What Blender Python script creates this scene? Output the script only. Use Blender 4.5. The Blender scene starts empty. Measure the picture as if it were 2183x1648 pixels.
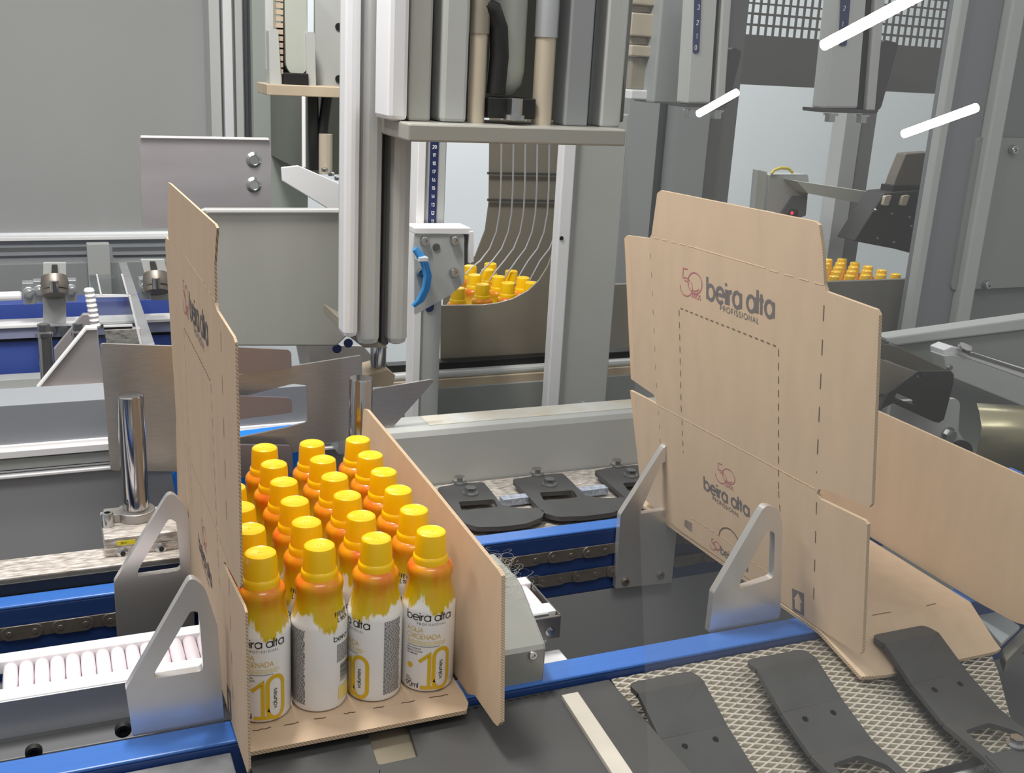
import bpy, bmesh, math, random
from math import pi, sin, cos, atan2, radians
from mathutils import Vector, Matrix
from mathutils.geometry import tessellate_polygon
random.seed(7)
S = bpy.context.scene
COL = S.collection

# ------------------------------------------------------------------ camera
W_PX, H_PX, F_PX = 2183, 1648, 2308.3
CX, CY = 1091.5, 824.0
CAM_H = 0.4345
M = Matrix(((0.91989289, -0.06648753, 0.38649255),
            (-0.38861718, -0.28689501, 0.87559577),
            (0.05266659, -0.95565196, -0.28975087)))     # camera axes in the world
cam = bpy.data.cameras.new('camera')
cam.sensor_fit = 'HORIZONTAL'; cam.sensor_width = 36.0
cam.lens = 36.0 * F_PX / W_PX
cam.clip_start = 0.02
camo = bpy.data.objects.new('camera', cam); COL.objects.link(camo)
mw = Matrix.Identity(4)
for r in range(3):
    mw[r][0] = M[r][0]; mw[r][1] = -M[r][1]; mw[r][2] = -M[r][2]
mw[2][3] = CAM_H
camo.matrix_world = mw
S.camera = camo
S.view_settings.view_transform = 'Standard'
S.view_settings.look = 'None'
S.view_settings.exposure = 0.0
S.view_settings.gamma = 1.0

# ------------------------------------------------------------------ world and lights
wd = bpy.data.worlds.new('world'); S.world = wd; wd.use_nodes = True
nt = wd.node_tree; bg = nt.nodes['Background']
tc = nt.nodes.new('ShaderNodeTexCoord'); sp = nt.nodes.new('ShaderNodeSeparateXYZ')
rp = nt.nodes.new('ShaderNodeValToRGB')
nt.links.new(tc.outputs['Generated'], sp.inputs[0]); nt.links.new(sp.outputs['Z'], rp.inputs[0])
rp.color_ramp.elements[0].position = 0.0; rp.color_ramp.elements[0].color = (0.40, 0.40, 0.40, 1)
rp.color_ramp.elements[1].position = 0.75; rp.color_ramp.elements[1].color = (0.72, 0.73, 0.73, 1)
nt.links.new(rp.outputs[0], bg.inputs[0]); bg.inputs[1].default_value = 0.86

def area(name, loc, target, sx, sy, power, color=(1, 1, 1)):
    l = bpy.data.lights.new(name, 'AREA'); l.shape = 'RECTANGLE'; l.size = sx; l.size_y = sy
    l.energy = power; l.color = color
    o = bpy.data.objects.new(name, l); COL.objects.link(o); o.location = loc
    d = Vector(target) - Vector(loc)
    o.rotation_euler = d.to_track_quat('-Z', 'Y').to_euler()
    return o
area('machine_lamp', (0.10, 1.02, 1.12), (0.28, 0.9, 0.0), 0.3, 0.10, 13, (1.0, 0.975, 0.93))
area('inlet_lamp', (-0.5, 1.0, 1.3), (-0.1, 0.9, 0.0), 0.5, 0.12, 6, (1.0, 1.0, 1.0))
area('hall_lamp', (0.0, -0.6, 2.6), (0.3, 0.9, 0.0), 1.6, 0.5, 22, (1.0, 0.98, 0.95))
rl = area('rear_wall_fill', (1.2, 2.5, 2.7), (1.3, 3.6, 0.5), 1.6, 0.3, 60, (1, 1, 1)); rl.data.spread = radians(120)  # added light without a fixture, aimed to brighten only the back wall

# ------------------------------------------------------------------ picture point -> place on a known plane
O = Vector((0, 0, CAM_H))
def ray(u, v):
    return M @ Vector(((u - CX) / F_PX, (v - CY) / F_PX, 1.0))
def at(u, v, X=None, Y=None, Z=None, plane=None):
    d = ray(u, v)
    if plane is not None:
        P, n = Vector(plane[0]), Vector(plane[1]); s = (P - O).dot(n) / d.dot(n)
    elif X is not None: s = X / d.x
    elif Y is not None: s = Y / d.y
    else: s = (Z - CAM_H) / d.z
    return O + d * s

# ------------------------------------------------------------------ materials
def lin(h):
    if isinstance(h, (tuple, list)): r = [c / 255 for c in h]
    else: r = [int(h[i:i + 2], 16) / 255 for i in (0, 2, 4)]
    return tuple((c / 12.92 if c <= .04045 else ((c + .055) / 1.055) ** 2.4) for c in r) + (1,)
MATS = {}
def mat(name, col, metal=0.0, rough=0.5, noise=0.0, scale=30, bump=0.0, stretch=None, coat=0.0, spec=0.5, col2=None):
    if name in MATS: return MATS[name]
    m = bpy.data.materials.new(name); m.use_nodes = True; t = m.node_tree
    b = t.nodes['Principled BSDF']
    c = lin(col)
    b.inputs['Base Color'].default_value = c
    b.inputs['Metallic'].default_value = metal; b.inputs['Roughness'].default_value = rough
    b.inputs['Specular IOR Level'].default_value = spec
    b.inputs['Coat Weight'].default_value = coat; b.inputs['Coat Roughness'].default_value = 0.08
    if noise or bump:
        tc = t.nodes.new('ShaderNodeTexCoord'); mp = t.nodes.new('ShaderNodeMapping')
        t.links.new(tc.outputs['Object'], mp.inputs[0])
        if stretch: mp.inputs['Scale'].default_value = stretch
        n = t.nodes.new('ShaderNodeTexNoise'); n.inputs['Scale'].default_value = scale; n.inputs['Detail'].default_value = 6
        t.links.new(mp.outputs[0], n.inputs['Vector'])
        if noise:
            r = t.nodes.new('ShaderNodeValToRGB')
            r.color_ramp.elements[0].position = .3; r.color_ramp.elements[1].position = .7
            lo = tuple(x * (1 - noise) for x in c[:3]) + (1,)
            hi = lin(col2) if col2 else tuple(min(1, x * (1 + noise)) for x in c[:3]) + (1,)
            r.color_ramp.elements[0].color = lo; r.color_ramp.elements[1].color = hi
            t.links.new(n.outputs['Fac'], r.inputs[0]); t.links.new(r.outputs[0], b.inputs['Base Color'])
        if bump:
            bp = t.nodes.new('ShaderNodeBump'); bp.inputs['Strength'].default_value = bump; bp.inputs['Distance'].default_value = .002
            t.links.new(n.outputs['Fac'], bp.inputs['Height']); t.links.new(bp.outputs[0], b.inputs['Normal'])
    MATS[name] = m
    return m
def emis(name, col, s):
    m = bpy.data.materials.new(name); m.use_nodes = True; t = m.node_tree
    b = t.nodes['Principled BSDF']; b.inputs['Base Color'].default_value = (0, 0, 0, 1)
    b.inputs['Emission Color'].default_value = lin(col); b.inputs['Emission Strength'].default_value = s
    return m

KRAFT = mat('kraft_board', (196, 172, 146), rough=.85, noise=.04, scale=60, spec=.2, stretch=(1, 1, .25))
CREASE = mat('pressed_crease', (224, 196, 165), rough=.9)
CUT = mat('perforation_cut', (92, 70, 52), rough=.95)
PRINT = mat('grey_print', (106, 100, 100), rough=.85, spec=.2)
PINK = mat('magenta_print', (178, 92, 112), rough=.85, spec=.2)
BLACKP = mat('black_print', (38, 36, 36), rough=.5)
GREYP = mat('fine_grey_print', (92, 90, 90), rough=.5)
GOLD = mat('gold_print', (214, 174, 30), rough=.4)
PALEGOLD = mat('pale_gold_print', (226, 205, 120), rough=.4)
DARKGOLD = mat('brown_overlap_print', (150, 100, 20), rough=.4)
CAPY = mat('yellow_plastic', (250, 200, 8), rough=.28, coat=.25)
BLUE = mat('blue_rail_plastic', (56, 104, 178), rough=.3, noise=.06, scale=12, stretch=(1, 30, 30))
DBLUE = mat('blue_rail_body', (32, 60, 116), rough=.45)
CONVB = mat('blue_conveyor', (62, 84, 160), rough=.5, noise=.05, scale=8)
STEEL = mat('brushed_steel', (168, 164, 160), metal=.65, rough=.3, noise=.06, scale=60, stretch=(1, 1, 12), bump=.02)
LUGS = mat('satin_steel', (226, 224, 222), metal=.75, rough=.28, noise=.04, scale=20)
CHROME = mat('polished_chrome', (186, 184, 184), metal=1, rough=.1)
ZINC = mat('zinc_plated_screw', (196, 198, 198), metal=1, rough=.22)
ALU = mat('anodised_aluminium', (196, 198, 200), metal=.75, rough=.38, noise=.04, scale=14)
ALUW = mat('white_aluminium', (226, 226, 228), metal=.2, rough=.4)
ALUSHEET = mat('mauve_grey_sheet', (172, 168, 172), metal=.55, rough=.42, noise=.07, scale=9, stretch=(1, 1, 4))
GREYM = mat('grey_painted_metal', (172, 174, 171), rough=.5, noise=.03, scale=5)
GREYL = mat('light_grey_paint', (182, 184, 182), rough=.5, noise=.03, scale=5)
GREYD = mat('dark_grey_paint', (92, 94, 95), rough=.5, noise=.05, scale=6)
GREYV = mat('charcoal_metal', (66, 66, 66), rough=.5, noise=.08, scale=14)
MOVER = mat('warm_grey_aluminium', (156, 156, 149), metal=.1, rough=.42, noise=.05, scale=6, stretch=(4, 4, .6))
BLACKM = mat('black_coated_plate', (62, 62, 62), rough=.48, noise=.12, scale=40)
BLACK = mat('black_plastic', (22, 22, 22), rough=.5)
CHAINM = mat('oily_chain_steel', (140, 132, 124), metal=.7, rough=.42, noise=.12, scale=60)
BRONZE = mat('bronze_grey_sheet', (150, 142, 128), metal=.3, rough=.34, noise=.07, scale=7, stretch=(1, 1, 3))
WORN = mat('scuffed_aluminium', (196, 184, 172), metal=.4, rough=.5, noise=.5, scale=110, stretch=(1, 3, 3), col2=(232, 224, 216), bump=.1)
BEIGE = mat('dusty_beige', (176, 160, 138), rough=.7, noise=.15, scale=20)
CREAM = mat('cream_rod', (200, 188, 168), metal=.4, rough=.35)
TAN = mat('tan_backing', (112, 104, 84), rough=.7)
ROLLER = mat('pink_white_roller', (226, 216, 222), rough=.35)
WHITEP = mat('white_profile', (236, 234, 234), rough=.4)
HOSE = mat('sky_blue_hose', (70, 160, 232), rough=.3)
TIE = mat('white_cable_tie', (230, 236, 240), rough=.4)
SCALE = mat('dark_blue_scale', (36, 46, 92), rough=.4)
YEL = mat('yellow_sticker', (236, 220, 40), rough=.5)
WALLM = mat('wall_paint', (214, 220, 222), rough=.8, noise=.03, scale=1.5)
GLASSG = mat('grey_rear_pane', (160, 161, 159), rough=.22, noise=.05, scale=1.6, coat=.3)
YCABLE = mat('yellow_cable', (196, 178, 40), rough=.5)
HAIR = mat('pale_fibres', (190, 186, 172), rough=.6)
RED = emis('red_indicator', (255, 30, 60), 3.0)
TUBE = emis('lit_tube', (255, 253, 236), 42.0)

# bottle body: white plastic with a printed orange and yellow drip pattern
def bottle_mat():
    m = bpy.data.materials.new('dripped_bottle_print'); m.use_nodes = True; t = m.node_tree; N = t.nodes; Lk = t.links
    b = N['Principled BSDF']; b.inputs['Roughness'].default_value = .25; b.inputs['Coat Weight'].default_value = .3
    tc = N.new('ShaderNodeTexCoord'); s = N.new('ShaderNodeSeparateXYZ'); Lk.new(tc.outputs['Object'], s.inputs[0])
    mp = N.new('ShaderNodeMapping'); mp.inputs['Scale'].default_value = (1, 1, .22); Lk.new(tc.outputs['Object'], mp.inputs[0])
    def noise(sc, det=4):
        n = N.new('ShaderNodeTexNoise'); n.inputs['Scale'].default_value = sc; n.inputs['Detail'].default_value = det
        n.inputs['Roughness'].default_value = .6; Lk.new(mp.outputs[0], n.inputs['Vector']); return n.outputs['Fac']
    def mth(op, a, b2):
        k = N.new('ShaderNodeMath'); k.operation = op
        for i, x in enumerate((a, b2)):
            if isinstance(x, (int, float)): k.inputs[i].default_value = x
            else: Lk.new(x, k.inputs[i])
        return k.outputs[0]
    n1 = noise(62, 5)
    z1 = mth('ADD', s.outputs['Z'], mth('MULTIPLY', mth('SUBTRACT', n1, .5), .052))
    fac = N.new('ShaderNodeMapRange'); Lk.new(z1, fac.inputs[0])
    fac.inputs[1].default_value = .0672; fac.inputs[2].default_value = .0694
    n2 = noise(60, 3)
    z2 = mth('ADD', s.outputs['Z'], mth('MULTIPLY', mth('SUBTRACT', n2, .5), .055))
    rp = N.new('ShaderNodeValToRGB'); cr = rp.color_ramp
    mr = N.new('ShaderNodeMapRange'); Lk.new(z2, mr.inputs[0]); mr.inputs[1].default_value = .062; mr.inputs[2].default_value = .108
    Lk.new(mr.outputs[0], rp.inputs[0])
    cr.elements[0].position = .0; cr.elements[0].color = lin((204, 190, 16))
    cr.elements[1].position = 1.0; cr.elements[1].color = lin((214, 84, 40))
    e = cr.elements.new(.42); e.color = lin((214, 160, 16))
    e = cr.elements.new(.72); e.color = lin((224, 122, 26))
    mx = N.new('ShaderNodeMix'); mx.data_type = 'RGBA'
    mx.inputs[6].default_value = lin((236, 234, 232)); Lk.new(rp.outputs[0], mx.inputs[7]); Lk.new(fac.outputs[0], mx.inputs[0])
    Lk.new(mx.outputs[2], b.inputs['Base Color'])
    return m
BOTTLE = bottle_mat()

def mesh_mat():
    m = bpy.data.materials.new('expanded_metal_mesh'); m.use_nodes = True; t = m.node_tree; N = t.nodes; Lk = t.links
    b = N['Principled BSDF']; b.inputs['Metallic'].default_value = .55; b.inputs['Roughness'].default_value = .34
    tc = N.new('ShaderNodeTexCoord'); s = N.new('ShaderNodeSeparateXYZ'); Lk.new(tc.outputs['Object'], s.inputs[0])
    def mth(op, a, b2=0.0):
        k = N.new('ShaderNodeMath'); k.operation = op
        for i, x in enumerate((a, b2)):
            if isinstance(x, (int, float)): k.inputs[i].default_value = x
            else: Lk.new(x, k.inputs[i])
        return k.outputs[0]
    xs = mth('MULTIPLY', s.outputs['X'], pi / .016); ys = mth('MULTIPLY', s.outputs['Y'], pi / .0056)
    a = mth('ABSOLUTE', mth('SINE', mth('ADD', xs, ys))); c = mth('ABSOLUTE', mth('SINE', mth('SUBTRACT', xs, ys)))
    h = mth('SUBTRACT', 1.0, mth('MINIMUM', a, c))
    r = N.new('ShaderNodeValToRGB'); r.color_ramp.elements[0].position = .45; r.color_ramp.elements[0].color = lin((146, 138, 122))
    r.color_ramp.elements[1].position = .8; r.color_ramp.elements[1].color = lin((250, 240, 224))
    Lk.new(h, r.inputs[0]); Lk.new(r.outputs[0], b.inputs['Base Color'])
    bp = N.new('ShaderNodeBump'); bp.inputs['Strength'].default_value = .9; bp.inputs['Distance'].default_value = .0015
    Lk.new(h, bp.inputs['Height']); Lk.new(bp.outputs[0], b.inputs['Normal'])
    return m
MESHM = mesh_mat()

def flute_mat():
    m = bpy.data.materials.new('corrugated_edge'); m.use_nodes = True; t = m.node_tree; N = t.nodes
    b = N['Principled BSDF']; b.inputs['Roughness'].default_value = .9
    tc = N.new('ShaderNodeTexCoord'); w = N.new('ShaderNodeTexWave'); w.inputs['Scale'].default_value = 260
    w.bands_direction = 'DIAGONAL'; w.inputs['Distortion'].default_value = 2
    r = N.new('ShaderNodeValToRGB'); r.color_ramp.elements[0].color = lin((150, 128, 104)); r.color_ramp.elements[1].color = lin((196, 172, 144))
    r.color_ramp.elements[0].position = .2; r.color_ramp.elements[1].position = .5
    t.links.new(tc.outputs['Object'], w.inputs[0]); t.links.new(w.outputs['Fac'], r.inputs[0]); t.links.new(r.outputs[0], b.inputs['Base Color'])
    return m
FLUTE = flute_mat()

def clear_mat(name, tint=(1, 1, 1), gloss=.06, rough=0.0):
    m = bpy.data.materials.new(name); m.use_nodes = True; t = m.node_tree; t.nodes.clear()
    o = t.nodes.new('ShaderNodeOutputMaterial'); x = t.nodes.new('ShaderNodeMixShader')
    a = t.nodes.new('ShaderNodeBsdfTransparent'); g = t.nodes.new('ShaderNodeBsdfGlossy')
    a.inputs[0].default_value = tint + (1,); g.inputs['Roughness'].default_value = rough
    x.inputs[0].default_value = gloss
    t.links.new(a.outputs[0], x.inputs[1]); t.links.new(g.outputs[0], x.inputs[2]); t.links.new(x.outputs[0], o.inputs[0])
    return m
PANE = clear_mat('clear_guard_pane', (.98, .985, .98), .062)
ACRYL = clear_mat('clear_acrylic', (.9, .92, .92), .16, .08)

# ------------------------------------------------------------------ mesh helper
class MB:
    def __init__(s): s.v = []; s.f = []; s.m = []; s.sm = []
    def add(s, vs, fs, mi=0, smooth=False):
        b = len(s.v); s.v += [Vector(p) for p in vs]
        for f in fs: s.f.append([b + i for i in f]); s.m.append(mi); s.sm.append(smooth)
        return s
    def box(s, x0, x1, y0, y1, z0, z1, mi=0):
        vs = [(x, y, z) for z in (z0, z1) for y in (y0, y1) for x in (x0, x1)]
        return s.add(vs, [(0, 2, 3, 1), (4, 5, 7, 6), (0, 1, 5, 4), (2, 6, 7, 3), (0, 4, 6, 2), (1, 3, 7, 5)], mi)
    def plate(s, loops, off, mi=0, edge=None):
        """solid plate: planar outline (and hole outlines) pushed out by the vector off"""
        off = Vector(off); edge = mi if edge is None else edge
        loops = [[Vector(p) for p in l] for l in loops]
        tris = tessellate_polygon(loops); flat = [p for l in loops for p in l]; n = len(flat)
        s.add(flat + [p + off for p in flat], [tuple(t) for t in tris] + [(t[0] + n, t[2] + n, t[1] + n) for t in tris], mi)
        for l in loops:
            k = len(l)
            s.add(l + [p + off for p in l], [(i, (i + 1) % k, (i + 1) % k + k, i + k) for i in range(k)], edge)
        return s
    def tube(s, pts, r, n=10, mi=0, caps=True):
        pts = [Vector(p) for p in pts]; rings = []; up = None
        rr = r if isinstance(r, (list, tuple)) else [r] * len(pts)
        for i, p in enumerate(pts):
            d = (pts[min(i + 1, len(pts) - 1)] - pts[max(i - 1, 0)]).normalized()
            if up is None:
                up = Vector((0, 0, 1)) if abs(d.z) < .9 else Vector((1, 0, 0))
            a = d.cross(up).normalized(); b = a.cross(d).normalized(); up = b
            rings.append([p + (a * cos(2 * pi * k / n) + b * sin(2 * pi * k / n)) * rr[i] for k in range(n)])
        vs = [q for g in rings for q in g]; fs = []
        for i in range(len(pts) - 1):
            for k in range(n): fs.append((i * n + k, i * n + (k + 1) % n, (i + 1) * n + (k + 1) % n, (i + 1) * n + k))
        s.add(vs, fs, mi, True)
        if caps:
            s.add(rings[0], [tuple(range(n))[::-1]], mi); s.add(rings[-1], [tuple(range(n))], mi)
        return s
    def cyl(s, p0, p1, r, n=20, mi=0): return s.tube([p0, p1], r, n, mi)
    def lathe(s, prof, c=(0, 0, 0), n=32, mi=0, ax=None):
        c = Vector(c); vs = []; fs = []
        A, B, Cx = Vector((1, 0, 0)), Vector((0, 1, 0)), Vector((0, 0, 1))
        if ax is not None:
            Cx = Vector(ax).normalized(); A = Cx.orthogonal().normalized(); B = Cx.cross(A)
        for r, z in prof:
            for k in range(n):
                t = 2 * pi * k / n; vs.append(c + (A * cos(t) + B * sin(t)) * r + Cx * z)
        for i in range(len(prof) - 1):
            for k in range(n): fs.append((i * n + k, i * n + (k + 1) % n, (i + 1) * n + (k + 1) % n, (i + 1) * n + k))
        return s.add(vs, fs, mi, True)
    def hexbolt(s, c, ax, r=.008, h=.005, mi=0, washer=True):
        c = Vector(c); ax = Vector(ax).normalized(); A = ax.orthogonal().normalized(); B = ax.cross(A)
        if washer: s.lathe([(0, 0), (r * 1.35, 0), (r * 1.35, h * .3), (0, h * .3)], c, 24, mi, ax)
        k = [c + ax * h * .3 + (A * cos(i * pi / 3) + B * sin(i * pi / 3)) * r for i in range(6)]
        s.plate([k], ax * h, mi)
        s.lathe([(0, h * 1.32), (r * .7, h * 1.32), (r * .7, h * 1.1)], c, 18, mi, ax)
        return s
    def socket(s, c, ax, r=.005, h=.004, mi=0, dark=None):
        s.lathe([(0, 0), (r, 0), (r, h * .75), (r * .85, h), (r * .5, h), (r * .5, h * .4), (0, h * .4)], c, 20, mi, ax); return s
    def strokes(s, lines, w, mp, mi=0, seg=None, nout=None):
        """flat ink strokes: 2D polylines of width w laid on a surface by mp(x, y)"""
        for li, ln in enumerate(lines):
            pts = [Vector(p) for p in ln]
            if len(pts) < 2: continue
            closed = (pts[0] - pts[-1]).length < 1e-7
            if seg:
                q = [pts[0]]
                for a, b in zip(pts, pts[1:]):
                    k = max(1, int((b - a).length / seg))
                    for i in range(1, k + 1): q.append(a.lerp(b, i / k))
                pts = q
            n = len(pts); vs = []
            for i in range(n):
                if closed: a, b = pts[(i - 1) % (n - 1)], pts[(i + 1) % (n - 1)] if i < n - 1 else pts[1]
                else: a, b = pts[max(i - 1, 0)], pts[min(i + 1, n - 1)]
                if closed and i in (0, n - 1): a, b = pts[n - 2], pts[1]
                d1 = (pts[i] - a); d2 = (b - pts[i])
                d = (d1.normalized() if d1.length else d2.normalized()) + (d2.normalized() if d2.length else d1.normalized())
                if d.length < 1e-6: d = d1
                d.normalize(); nn = Vector((-d.y, d.x))
                ref = d1 if d1.length else d2
                cosa = max(.5, abs(nn.dot(Vector((-ref.y, ref.x)).normalized())))
                nn = nn * (w / 2 / cosa)
                vs += [mp(*(pts[i] + nn)), mp(*(pts[i] - nn))]
            if nout: vs = [q + nout(q) * (1.4e-5 * (li % 9)) for q in vs]      # ink strokes lie over one another, never in the same plane
            s.add(vs, [(2 * i, 2 * i + 1, 2 * i + 3, 2 * i + 2) for i in range(n - 1)], mi)
        return s
    def build(s, name, mats, parent=None, bevel=0, root=None, clean=True):
        if not isinstance(mats, (list, tuple)): mats = [mats]
        if parent is None:
            xs = [p.x for p in s.v]; ys = [p.y for p in s.v]; zs = [p.z for p in s.v]
            o0 = Vector(((min(xs) + max(xs)) / 2, (min(ys) + max(ys)) / 2, min(zs)))
        else:
            p = parent
            while p.parent: p = p.parent
            o0 = Vector(p.location)
        me = bpy.data.meshes.new(name)
        me.from_pydata([p - o0 for p in s.v], [], s.f)
        for m in mats: me.materials.append(m)
        me.polygons.foreach_set('material_index', s.m); me.polygons.foreach_set('use_smooth', s.sm)
        bm = bmesh.new(); bm.from_mesh(me)
        if clean: bmesh.ops.remove_doubles(bm, verts=bm.verts, dist=1e-6)
        if clean: bmesh.ops.recalc_face_normals(bm, faces=bm.faces)
        for e in bm.edges:
            if len(e.link_faces) == 2 and e.calc_face_angle(0) > radians(38): e.smooth = False
        bm.to_mesh(me); bm.free(); me.update()
        o = bpy.data.objects.new(name, me); COL.objects.link(o)
        if parent is None: o.location = o0
        else: o.parent = parent
        if bevel:
            b = o.modifiers.new('bevel', 'BEVEL'); b.width = bevel; b.segments = 2; b.limit_method = 'ANGLE'; b.angle_limit = radians(40)
            b.harden_normals = False
        return o
def tag(o, label, cat, group=None, kind=None):
    if label: o['label'] = label
    if cat: o['category'] = cat
    if group: o['group'] = group
    if kind: o['kind'] = kind
    return o
def thing(name, label, cat, loc=(0, 0, 0), group=None):
    o = bpy.data.objects.new(name, None); COL.objects.link(o); o.location = loc; o.empty_display_size = .02
    return tag(o, label, cat, group)
def struct(o): o['kind'] = 'structure'; return o
def rnd(pts, r, seg=5, which=None, small=None):
    """round the corners of a planar outline"""
    pts = [Vector(p) for p in pts]; out = []; n = len(pts)
    for i, p in enumerate(pts):
        if which is not None and i not in which: out.append(p); continue
        a = pts[i - 1] - p; b = pts[(i + 1) % n] - p
        rr_ = small if (small is not None and i not in (0, 1)) else r
        q = min(rr_, a.length * .45, b.length * .45); A = p + a.normalized() * q; B = p + b.normalized() * q
        for k in range(seg + 1):
            t = k / seg; out.append(A * (1 - t) ** 2 + p * 2 * t * (1 - t) + B * t * t)
    return out
def pix(pts, **k): return [at(u, v, **k) for u, v in pts]
def slab(name, mats, pts, Y, depth, parent=None, r=0, bevel=.0008, holes=(), which=None, mb=None, mi=0):
    """plate or block whose front outline lies in the upright plane Y, with real depth behind"""
    P = pix(pts, Y=Y)
    if r: P = rnd(P, r, which=which)
    m = mb or MB(); m.plate([P] + [list(h) for h in holes], (0, depth, 0), mi)
    if mb: return None
    return m.build(name, mats, parent, bevel)
def upright(name, mats, u0, u1, v0, v1, Y, depth, parent=None, bevel=.001, vm=None, mb=None, mi=0):
    """box with vertical sides: u0/u1 read at height vm, top/bottom at v0/v1"""
    vm = (v0 + v1) / 2 if vm is None else vm
    a = at(u0, vm, Y=Y).x; b = at(u1, vm, Y=Y).x; um = (u0 + u1) / 2
    z1 = at(um, v0, Y=Y).z; z0 = at(um, v1, Y=Y).z
    m = mb or MB(); m.box(a, b, Y, Y + depth, z0, z1, mi)
    if mb: return None
    return m.build(name, mats, parent, bevel)

# ------------------------------------------------------------------ stroke lettering
def arc(cx, cy, r, a0, a1, n=14, ry=None):
    ry = ry or r
    return [(cx + r * cos(radians(a0 + (a1 - a0) * i / n)), cy + ry * sin(radians(a0 + (a1 - a0) * i / n))) for i in range(n + 1)]
G = {}
G['A'] = (.72, [[(0, 0), (.36, 1), (.72, 0)], [(.14, .36), (.58, .36)]])
G['B'] = (.5, [[(0, 0), (0, 1), (.25, 1)] + arc(.25, .76, .24, 90, -90, 8) + [(0, .52)], [(.25, .52)] + arc(.25, .26, .26, 90, -90, 8) + [(0, 0)]])
G['C'] = (.72, [arc(.5, .5, .5, 50, 310, 18)])
G['D'] = (.7, [[(0, 0), (0, 1), (.22, 1)] + arc(.22, .5, .5, 90, -90, 14) + [(0, 0)]])
G['E'] = (.46, [[(.46, 1), (0, 1), (0, 0), (.46, 0)], [(0, .52), (.4, .52)]])
G['F'] = (.44, [[(.44, 1), (0, 1), (0, 0)], [(0, .52), (.38, .52)]])
G['G'] = (.9, [arc(.5, .5, .5, 45, 360, 22) + [(.55, .5)]])
G['H'] = (.6, [[(0, 0), (0, 1)], [(.6, 0), (.6, 1)], [(0, .52), (.6, .52)]])
G['I'] = (.02, [[(0, 0), (0, 1)]])
G['L'] = (.4, [[(0, 1), (0, 0), (.4, 0)]])
G['M'] = (.8, [[(0, 0), (.1, 1), (.4, .2), (.7, 1), (.8, 0)]])
G['N'] = (.62, [[(0, 0), (0, 1), (.62, 0), (.62, 1)]])
G['O'] = (1.0, [arc(.5, .5, .5, 0, 360, 28)])
G['P'] = (.48, [[(0, 0), (0, 1), (.24, 1)] + arc(.24, .74, .26, 90, -90, 8) + [(0, .48)]])
G['Q'] = (1.0, [arc(.5, .5, .5, 0, 360, 28), [(.6, .25), (.95, -.05)]])
G['R'] = (.52, [[(0, 0), (0, 1), (.24, 1)] + arc(.24, .74, .26, 90, -90, 8) + [(0, .48)], [(.22, .48), (.52, 0)]])
G['S'] = (.46, [arc(.23, .76, .23, 40, 270, 10) + arc(.23, .27, .26, 90, -140, 12)])
G['T'] = (.5, [[(0, 1), (.5, 1)], [(.25, 1), (.25, 0)]])
G['U'] = (.6, [[(0, 1)] + arc(.3, .3, .3, 180, 360, 12) + [(.6, 1)]])
G['V'] = (.66, [[(0, 1), (.33, 0), (.66, 1)]])
G['X'] = (.6, [[(0, 0), (.6, 1)], [(0, 1), (.6, 0)]])
G['0'] = (.52, [arc(.26, .5, .26, 0, 360, 20, .5)])
G['1'] = (.2, [[(0, .78), (.18, 1), (.18, 0)]])
G['2'] = (.5, [arc(.25, .74, .26, 160, -20, 9) + [(0, 0), (.5, 0)]])
G['3'] = (.5, [arc(.24, .75, .25, 150, -80, 9), arc(.24, .26, .27, 80, -150, 9)])
G['4'] = (.54, [[(.4, 0), (.4, 1), (0, .3), (.54, .3)]])
G['5'] = (.5, [[(.46, 1), (.08, 1), (.03, .56)] + arc(.23, .32, .3, 120, -140, 12)])
G['6'] = (.52, [arc(.26, .3, .27, 0, 360, 16), [(.0, .34), (.36, 1)]])
G['7'] = (.5, [[(0, 1), (.5, 1), (.16, 0)]])
G['8'] = (.5, [arc(.25, .76, .22, 0, 360, 14), arc(.25, .27, .27, 0, 360, 14)])
G['9'] = (.52, [arc(.26, .7, .27, 0, 360, 16), [(.52, .66), (.16, 0)]])
G[':'] = (.02, [[(0, .1), (0, .2)], [(0, .6), (0, .7)]])
G['/'] = (.36, [[(0, -.1), (.36, 1.1)]])
G['Á'] = (.72, [[(0, 0), (.36, 1), (.72, 0)], [(.14, .36), (.58, .36)], [(.36, 1.12), (.5, 1.3)]])
R_ = .33
G['a'] = (.66, [arc(R_, R_, R_, 0, 360, 24), [(.66, 0), (.66, .66)]])
G['b'] = (.66, [arc(R_, R_, R_, 0, 360, 24), [(0, 0), (0, 1)]])
G['e'] = (.66, [[(0.0, .34), (.64, .34)] + arc(R_, R_, R_, 2, 318, 22)])
G['i'] = (.02, [[(0, 0), (0, .66)], [(0, .82), (0, .93)]])
G['r'] = (.22, [[(0, 0), (0, .66)], [(0, .4)] + arc(.26, .36, .26, 165, 85, 6)])
G['l'] = (.02, [[(0, 0), (0, 1)]])
G['t'] = (.22, [[(.09, 0), (.09, .86)], [(-.08, .61), (.27, .61)]])
G['m'] = (.9, [[(0, 0), (0, .66)], [(0, .4)] + arc(.22, .43, .22, 180, 0, 8) + [(.44, 0)], [(.44, .4)] + arc(.66, .43, .22, 180, 0, 8) + [(.88, 0)]])
G['o'] = (.66, [arc(R_, R_, R_, 0, 360, 20)])
G['u'] = (.5, [[(0, .66)] + arc(.25, .25, .25, 180, 360, 8) + [(.5, .66)], [(.5, 0), (.5, .3)]])
G['v'] = (.5, [[(0, .66), (.25, 0), (.5, .66)]])
G['s'] = (.36, [arc(.18, .49, .16, 40, 270, 8) + arc(.18, .17, .17, 90, -140, 8)])
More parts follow.
